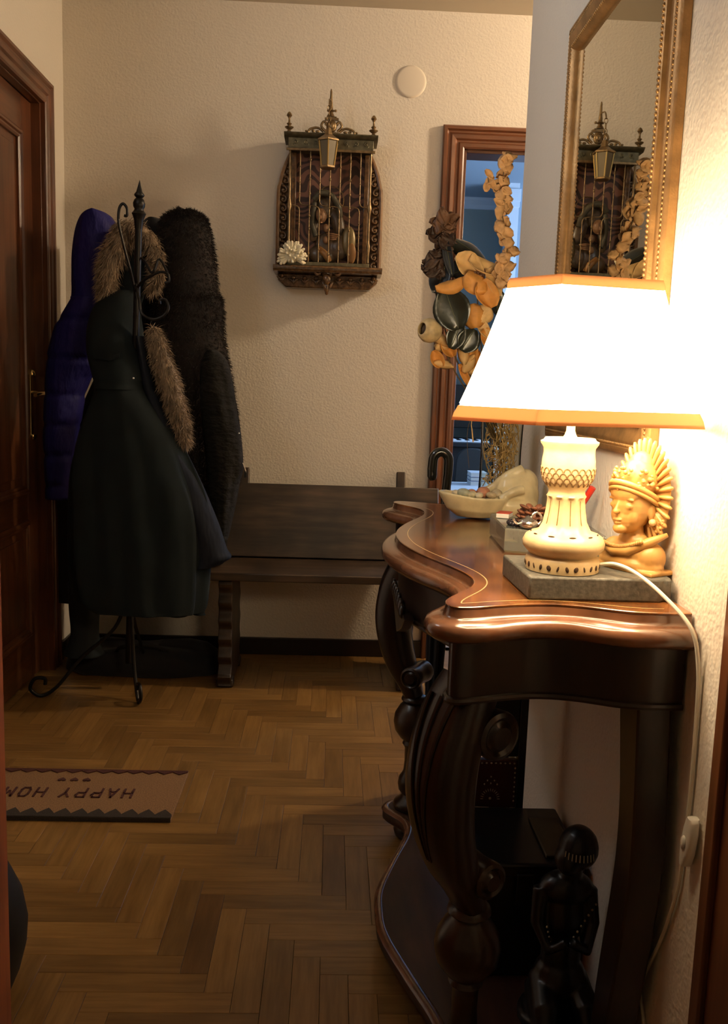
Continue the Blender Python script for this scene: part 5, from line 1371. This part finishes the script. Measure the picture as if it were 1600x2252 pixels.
# red pen standing in the dish against the wall
PN_ = thing('red_pen', 'red pen leaning out of the dish against the wall behind the lamp', 'pen', (0.42, 1.56, TZ+0.015))
A, B = Vector((0.418, 1.575, TZ+0.018)), at(1303, 1072, 1.535)
MB().tube([A, A.lerp(B, 0.55)], 0.005, 10).build('pen_barrel', mat('red plastic', (0.50, 0.03, 0.015), 0.4), PN_)
MB().tube([A.lerp(B, 0.55), B], 0.006, 10).build('pen_cap', mat('red plastic', (0.50, 0.03, 0.015), 0.4), PN_)

# ================================================================== CARVED BUST
BU = thing('carved_bust', 'honey coloured carved wooden bust of a woman in a fan headdress', 'bust', (0.436, 1.240, LZ))
LIME = mat('honey limewood', (0.43, 0.235, 0.070), 0.42, var=0.14, vscale=30, bump=0.1, bscale=60, coat=0.1)
fd = Vector((-0.86, -0.51, 0)).normalized(); lt = Vector((0.51, -0.86, 0)).normalized(); upv = Vector((0, 0, 1))
FR = Matrix((lt, fd, upv)).transposed().to_4x4()       # local x = towards the camera side, y = face, z = up
O = Vector((0.4355, 1.237, LZ))
HS = 1.0
def B3(x, y, z):
    if HS != 1.0: x, y, z = x*HS, 0.002 + (y-0.002)*HS, 0.058 + (z - 0.068)*HS
    return O + FR.to_3x3() @ Vector((x, y, z))
def be(m, x, y, z, r, rot=None): m.ell(B3(x, y, z), tuple(q*HS for q in r), FR @ (rot or Matrix.Identity(4)), 16, 12)
m = MB()
be(m, 0, 0.004, 0.010, (0.056, 0.026, 0.016)); be(m, 0, 0.002, 0.026, (0.052, 0.024, 0.018)); be(m, -0.030, 0.002, 0.022, (0.020, 0.021, 0.022)); be(m, 0.034, 0.002, 0.022, (0.020, 0.021, 0.022)); be(m, 0, 0.0, 0.042, (0.026, 0.018, 0.014))
m.tube([B3(0, 0.000, 0.035), B3(0, 0.002, 0.055), B3(0, 0.006, 0.070)], [0.018, 0.0145, 0.0145], 16)
m.box((-0.056, -0.024, 0.0), (0.056, 0.026, 0.006), Matrix.Translation(O) @ FR)
bust = m.build('torso', LIME, BU, smooth=180, remesh=0.0016, smth=5)
HS = 1.22
m = MB()
be(m, 0, 0.006, 0.098, (0.0225, 0.0265, 0.030)); be(m, 0, 0.012, 0.084, (0.0175, 0.020, 0.0195)); be(m, 0, 0.026, 0.071, (0.0085, 0.008, 0.0065)); be(m, 0, 0.020, 0.112, (0.020, 0.014, 0.014))
be(m, -0.0095, 0.019, 0.086, (0.009, 0.008, 0.012)); be(m, 0.0095, 0.019, 0.086, (0.009, 0.008, 0.012))
for s in (-1, 1): be(m, s*0.009, 0.0268, 0.0975, (0.0072, 0.0032, 0.0042)); be(m, s*0.0095, 0.0268, 0.1060, (0.0090, 0.0030, 0.0022), rotM(0, s*0.15, 0)); be(m, s*0.0225, 0.000, 0.090, (0.003, 0.006, 0.010))
be(m, 0, 0.0345, 0.0910, (0.0037, 0.0042, 0.0034)); m.tube([B3(0, 0.029, 0.106), B3(0, 0.0325, 0.098), B3(0, 0.0355, 0.0915)], [0.0022, 0.0024, 0.0032], 8)
be(m, 0, 0.0318, 0.0815, (0.0062, 0.0030, 0.0019)); be(m, 0, 0.0310, 0.0778, (0.0050, 0.0030, 0.0020))
head = m.build('head', LIME, BU, smooth=180, remesh=0.0009, smth=6)
for s in (-1, 1):
    MB().tube([B3(s*(0.0035 + 0.011*k/8), 0.0305 - 0.004*(k/8)**2, 0.0975 - 0.0018*math.sin(PI*k/8)) for k in range(9)], 0.0006, 5).build('eyelid_line', mat('painted carving shadow', (0.22, 0.11, 0.03), 0.6), head)  # shadow of the carved lids and brows, painted as dark lines
    MB().tube([B3(s*(0.004 + 0.013*k/8), 0.0310 - 0.006*(k/8)**2, 0.1085 + 0.003*math.sin(PI*k/8)) for k in range(9)], 0.0007, 5).build('eyebrow', MATS['painted carving shadow'], head)
    MB().ell(B3(s*0.0250, 0.001, 0.0795), 0.0052, nu=12, nv=8).build('earring', mat('pale earring', (0.62, 0.45, 0.22), 0.35), head, smooth=180)
MB().ell(B3(0, 0.0335, 0.1165), (0.0022, 0.0015, 0.0022)).build('forehead_dot', LIME, head, smooth=180)
# tiara bands
m = MB()
for zz, rr_, th in ((0.116, 0.0265, 0.0032), (0.122, 0.0262, 0.0042)):
    m.tube([B3(rr_*math.cos(t), 0.004 + rr_*1.12*math.sin(t), zz + 0.010*math.sin(t)*0.3 - 0.012*(1-math.sin(t)) * (t < PI) ) for t in [PI*(-0.15 + 1.3*k/24) for k in range(25)]], th, 8)
rq = random.Random(9)
for k in range(60):
    t = PI*(-0.05 + 1.1*rq.random()); zz = rq.uniform(0.122, 0.142); r_ = 0.0285 - (zz-0.12)*0.25
    m.ell(B3(r_*math.cos(t), 0.003 + r_*1.05*math.sin(t), zz - 0.006*(1-math.sin(t))), rq.uniform(0.0022, 0.0038), nu=7, nv=5)
m.build('tiara', LIME, BU, smooth=180)
m = MB(); be(m, 0, 0.000, 0.126, (0.024, 0.022, 0.026)); be(m, 0, -0.004, 0.138, (0.018, 0.016, 0.022)); m.build('crown_cap', LIME, BU, smooth=180)
HS = 1.0
# fan of leaves behind the crown
fc = (0.004, -0.012, 0.108)
m = MB()
m.rings([[B3(fc[0] + 0.044*s*math.cos(t), fc[1] + d, fc[2] + 0.068*s*math.sin(t)) for t in [2*PI*i/40 for i in range(40)]] for s, d in ((0.9, 0.004), (1.0, 0.0), (0.9, -0.005))]); fanp = m.build('fan_plate', LIME, BU, smooth=60)
for k in range(25):
    t = math.radians(-62 + 250*k/24)
    a = 0.62; cc, ss = math.cos(t), math.sin(t)
    MB().tube([B3(fc[0] + 0.050*q*cc, fc[1] + 0.006 - 0.003*(q-0.6), fc[2] + 0.079*q*ss) for q in (0.42, 0.55, 0.7, 0.85, 0.96, 1.02)], [0.0016, 0.0026, 0.0036, 0.0042, 0.0036, 0.0018], 8, flat=(1.0, 0.8)).build('fan_leaf', LIME, fanp, smooth=180)
# rosettes by the ear and side wing
m = MB()
for k in range(26):
    t = rq.uniform(0, 6.28); q = 0.013*math.sqrt(rq.random())
    m.ell(B3(0.030 + q*math.cos(t), -0.008 + 0.003*rq.random(), 0.074 + q*1.2*math.sin(t)), 0.0032, nu=7, nv=5)
m.ell(B3(0.030, -0.010, 0.074), (0.014, 0.008, 0.016), FR); m.build('ear_rosette', LIME, BU, smooth=180)
m = MB()
m.tube([B3(-0.036, 0.018, 0.030), B3(-0.015, 0.026, 0.026), B3(0.012, 0.026, 0.030), B3(0.038, 0.012, 0.046), B3(0.054, -0.004, 0.058)], [0.005, 0.006, 0.0065, 0.007, 0.003], 10)
for k in range(24):
    t = k/23; p = B3(-0.034 + 0.066*t, 0.024 + 0.004*math.sin(PI*t), 0.036 - 0.006*math.sin(PI*t) + 0.010*t)
    m.ell(p, 0.0034, nu=7, nv=5)
m.build('collar', LIME, BU, smooth=180)

# ================================================================== CROOK-HANDLED UMBRELLA at the far end of the table
YU = 2.285
UB = thing('umbrella', 'black crook-handled umbrella standing past the far end of the table', 'umbrella', (at(986, 1090, YU).x, 2.33, 0))
hc = at(969, 1014, YU); Rk = 0.0205
pts = [hc + Vector((Rk*math.cos(t)*1.0, 0, Rk*1.15*math.sin(t))) for t in [PI - PI*k/14 for k in range(15)]]
pre = [hc + Vector((-Rk*0.92, 0, -0.050)), hc + Vector((-Rk*1.03, 0, -0.040)), hc + Vector((-Rk*1.05, 0, -0.02))]
post = [hc + Vector((Rk*0.98, 0, -0.03)), hc + Vector((Rk*0.85, 0.002, -0.07)), hc + Vector((Rk*0.7, 0.004, -0.13))]
EB = mat('black lacquer', (0.012, 0.013, 0.010), 0.18, coat=0.6)
MB().tube(pre + pts + post, [0.008, 0.0125, 0.0130] + [0.0128]*15 + [0.0125, 0.0115, 0.010], 14).build('crook_handle', EB, UB, smooth=60)
e = post[-1]; tip = Vector((e.x, 2.37, 0.0))
def on(t): return e.lerp(tip, t)
MB().tube([on(0), on(0.15)], 0.005, 10).build('shaft', IRON, UB)
R = []
for t, r in ((0.14, 0.008), (0.17, 0.020), (0.30, 0.026), (0.60, 0.020), (0.85, 0.012), (0.94, 0.006)):
    R.append([on(t) + Vector((r*(1 + 0.18*math.cos(8*a))*math.cos(a), r*(1 + 0.18*math.cos(8*a))*math.sin(a), 0)) for a in [2*PI*i/48 for i in range(48)]])
MB().rings(R).build('folded_canopy', BLK, UB, smooth=180)
MB().tube([on(0.94), on(0.998)], 0.004, 8).build('ferrule', IRON, UB)

# ================================================================== UNDER THE TABLE
DKW = mat('black stained wood', (0.008, 0.008, 0.007), 0.3, coat=0.2)
CH = thing('wooden_chest', 'low black wooden chest on the platform under the console table', 'chest', (0.37, 1.54, SH+0.0005))
z0 = SH + 0.0005
MB().box((0.275, 1.455, z0), (0.462, 1.645, 0.275)).build('chest_body', DKW, CH, bevel=0.003)
lid = MB().box((0.265, 1.440, 0.275), (0.466, 1.655, 0.302)).build('chest_lid', DKW, CH, bevel=0.005)
MB().box((0.40, 1.46, 0.302), (0.455, 1.60, 0.309)).build('lid_inset', mat('olive brown panel', (0.05, 0.035, 0.015), 0.5), lid, bevel=0.002)
MB().box((0.345, 1.434, 0.225), (0.375, 1.455, 0.285)).build('hasp', IRON, CH, bevel=0.002)
IP = thing('inlaid_panel', 'dark framed panel with red inlaid board leaning behind the black chest', 'panel', (0.34, 1.70, z0))
yi = 1.685
MB().box((0.270, yi, z0), (0.286, yi+0.022, 0.56)).build('upright', DKW, IP, bevel=0.002)
MB().box((0.392, yi, z0), (0.408, yi+0.022, 0.56)).build('upright', DKW, IP, bevel=0.002)
MB().box((0.286, yi+0.004, 0.392), (0.392, yi+0.016, 0.555)).build('black_panel', mat('black lacquer panel', (0.006, 0.007, 0.006), 0.35), IP, bevel=0.002)
rb = MB().box((0.286, yi+0.002, 0.285), (0.392, yi+0.018, 0.385)).build('inlaid_board', mat('red stained wood', (0.055, 0.014, 0.007), 0.4), IP, bevel=0.002)
BONE = mat('bone inlay', (0.42, 0.34, 0.22), 0.5)
for k in range(11): MB().ell((0.292 + k*0.0094, yi+0.002, 0.379), (0.0022, 0.0012, 0.0018), None, 8, 5).build('inlay_dot', BONE, rb)
for k in range(8): MB().ell((0.388, yi+0.002, 0.369 - k*0.010), (0.0018, 0.0012, 0.0022), None, 8, 5).build('inlay_dot', BONE, rb)
for k in range(13):
    t = PI*k/12
    MB().ell((0.340 + 0.017*math.cos(t), yi+0.002, 0.303 + 0.019*math.sin(t)), (0.0035, 0.0010, 0.0008), rotM(0, -t, 0), 8, 5).build('inlay_ray', BONE, rb)
MB().ell((0.340, yi+0.002, 0.304), (0.0028, 0.0012, 0.0028), None, 10, 6).build('inlay_dot', BONE, rb)
for dx, dz in ((0, 0.05), (-0.007, 0.042), (0.007, 0.042), (-0.013, 0.034), (0.013, 0.034), (0, 0.036)): MB().ell((0.340+dx, yi+0.002, 0.300+dz), (0.0016, 0.0010, 0.0020), None, 8, 5).build('inlay_dot', BONE, rb)
# kneeling dark carved figure
EBN = mat('polished ebony', (0.006, 0.005, 0.004), 0.35, coat=0.1)
KF = thing('ebony_figure', 'black ebony kneeling figurine with white bead lines under the table', 'figurine', (0.405, 1.35, z0))
kx, ky = 0.405, 1.35
m = MB()
m.ell((kx+0.012, ky-0.02, 0.396), (0.032, 0.034, 0.036)); m.ell((kx-0.004, ky-0.026, 0.378), (0.024, 0.026, 0.026)); m.tube([(kx+0.010, ky-0.012, 0.372), (kx+0.006, ky-0.006, 0.335)], [0.016, 0.018], 12)
m.ell((kx+0.002, ky, 0.315), (0.046, 0.030, 0.028)); m.ell((kx, ky, 0.265), (0.036, 0.028, 0.060)); m.ell((kx, ky, 0.20), (0.034, 0.030, 0.06)); m.ell((kx, ky, 0.155), (0.045, 0.040, 0.045))
for s in (-1, 1):
    m.tube([(kx + s*0.040, ky, 0.315), (kx + s*0.046, ky-0.012, 0.26), (kx + s*0.030, ky-0.036, 0.225), (kx + s*0.004, ky-0.045, 0.245)], [0.014, 0.012, 0.011, 0.009], 10)
    m.tube([(kx + s*0.026, ky+0.01, 0.150), (kx + s*0.034, ky-0.055, 0.130), (kx + s*0.036, ky-0.070, 0.108)], [0.024, 0.022, 0.018], 12)
    m.tube([(kx + s*0.036, ky-0.070, 0.104), (kx + s*0.034, ky+0.02, 0.100), (kx + s*0.030, ky+0.055, 0.104)], [0.018, 0.016, 0.014], 12)
m.rings([[Vector((kx + r*math.cos(a), ky + r*0.95*math.sin(a), z)) for a in [2*PI*i/28 for i in range(28)]] for r, z in ((0.066, z0), (0.066, z0+0.014), (0.060, z0+0.018))])
fig = m.build('figure', EBN, KF, smooth=180, remesh=0.003, smth=3)
for k in range(9):
    t = -2.5 + 1.5*k/8
    MB().tube([(kx+0.010 + 0.031*math.cos(t), ky-0.021 + 0.0345*math.sin(t), 0.400), (kx+0.010 + 0.0325*math.cos(t), ky-0.021 + 0.036*math.sin(t), 0.389)], 0.0009, 5).build('headband_mark', BONE, fig)
for k in range(7): MB().ell((kx + 0.045 - 0.006*k, ky-0.026 - 0.0018*k, 0.300 - 0.0085*k), 0.0020, nu=8, nv=6).build('bead', BONE, fig, smooth=180)
for k in range(5): MB().ell((kx - 0.034 + 0.002*k, ky-0.030 - 0.001*k, 0.262 - 0.008*k), 0.0018, nu=8, nv=6).build('bead', BONE, fig, smooth=180)

# ================================================================== STUDY FURNITURE seen through the doorway
BLKW = mat('black desk laminate', (0.010, 0.011, 0.014), 0.4)
DK = thing('study_desk', 'black desk in the blue lit study beyond the doorway', 'desk', (0.75, 6.55, 0))
MB().box((0.25, 6.20, 0.725), (1.14, 6.88, 0.755)).build('desk_top', BLKW, DK, bevel=0.004)
MB().box((0.27, 6.25, 0.10), (1.12, 6.27, 0.725)).build('front_panel', BLKW, DK, bevel=0.002)
for x in (0.26, 1.10): MB().box((x, 6.22, 0), (x+0.03, 6.86, 0.725)).build('side_panel', BLKW, DK, bevel=0.002)
KB = thing('keyboard', 'white computer keyboard on the black study desk', 'keyboard', (0.98, 6.33, 0.755))
WPL = mat('white keys', (0.80, 0.82, 0.84), 0.4)
MB().box((0.72, 6.26, 0.7555), (1.115, 6.42, 0.768)).build('keyboard_case', WPL, KB, bevel=0.003)
for r_ in range(4):
    for k in range(12): MB().box((0.735 + k*0.0305, 6.275 + r_*0.034, 0.768), (0.735 + k*0.0305 + 0.024, 6.275 + r_*0.034 + 0.026, 0.774)).build('key', BLKW if (k % 2) else WPL, KB, bevel=0.001)
MN = thing('monitor', 'black computer monitor switched off on the study desk', 'monitor', (0.9, 6.65, 0.755))
MB().box((0.62, 6.66, 0.84), (1.12, 6.69, 1.16)).build('screen', mat('dark screen', (0.006, 0.006, 0.008), 0.15), MN, bevel=0.004)
MB().box((0.84, 6.68, 0.76), (0.90, 6.70, 0.95)).build('stand_neck', BLKW, MN, bevel=0.002)
MB().box((0.76, 6.60, 0.7555), (0.98, 6.76, 0.765)).build('stand_base', BLKW, MN, bevel=0.003)
OC = thing('office_chair', 'black office chair in front of the study desk', 'chair', (0.90, 5.75, 0))
cb = cr([(0.80, 0.50), (0.79, 0.60), (0.80, 0.70), (0.84, 0.745), (0.90, 0.755), (0.96, 0.745), (1.0, 0.70), (1.01, 0.60), (1.0, 0.50), (0.90, 0.48)], 4, closed=True)
MB().prism([tuple(p) for p in cb], 'y', 5.62, 5.66).build('backrest', mat('charcoal mesh', (0.035, 0.036, 0.036), 0.8), OC, bevel=0.008)
MB().box((0.76, 5.66, 0.42), (1.04, 6.05, 0.47)).build('seat', BLKW, OC, bevel=0.015)
MB().box((0.885, 5.63, 0.40), (0.915, 5.66, 0.55)).build('back_bar', IRON, OC)
MB().lathe([(0.03, 0.06), (0.025, 0.42)], (0.90, 5.86, 0), 12).build('gas_column', IRON, OC)
for k in range(5):
    a = 2*PI*k/5
    MB().tube([(0.90, 5.86, 0.08), (0.90 + 0.28*math.cos(a), 5.86 + 0.28*math.sin(a), 0.06)], 0.015, 8).build('star_leg', IRON, OC)
    MB().ell((0.90 + 0.28*math.cos(a), 5.86 + 0.28*math.sin(a), 0.028), 0.0275, nu=10, nv=8).build('castor', BLKW, OC)
OT = thing('ottoman', 'white cloth covered ottoman in the study doorway view', 'ottoman', (0.80, 5.2, 0))
MB().box((0.55, 4.95, 0.06), (1.10, 5.45, 0.56)).build('cover', mat('white cotton', (0.75, 0.76, 0.78), 0.9), OT, bevel=0.03, seg=4)
for x, y in ((0.60, 5.0), (1.05, 5.0), (0.60, 5.40), (1.05, 5.40)): MB().lathe([(0.015, 0), (0.022, 0.07)], (x, y, 0), 10).build('foot', BLKW, OT)
for k, (col, lab) in enumerate((((0.78, 0.80, 0.84), 'white book at the bottom of the stack on the ottoman'), ((0.10, 0.12, 0.2), 'dark blue book in the middle of the stack on the ottoman'), ((0.78, 0.80, 0.84), 'white book on top of the stack on the ottoman'))):
    bo = thing('book', lab, 'book', (0.88, 5.30, 0.5605 + k*0.026), 'books on the ottoman')
    zz = 0.5605 + k*0.026
    MB().box((0.83, 5.22, zz), (0.93, 5.37, zz+0.003)).build('cover', mat('book cover %d' % k, col, 0.6), bo)
    MB().box((0.832, 5.222, zz+0.003), (0.928, 5.368, zz+0.022)).build('pages', mat('book pages', (0.7, 0.7, 0.66), 0.8), bo)
    MB().box((0.83, 5.22, zz+0.022), (0.93, 5.37, zz+0.025)).build('cover', mat('book cover %d' % k, col, 0.6), bo)
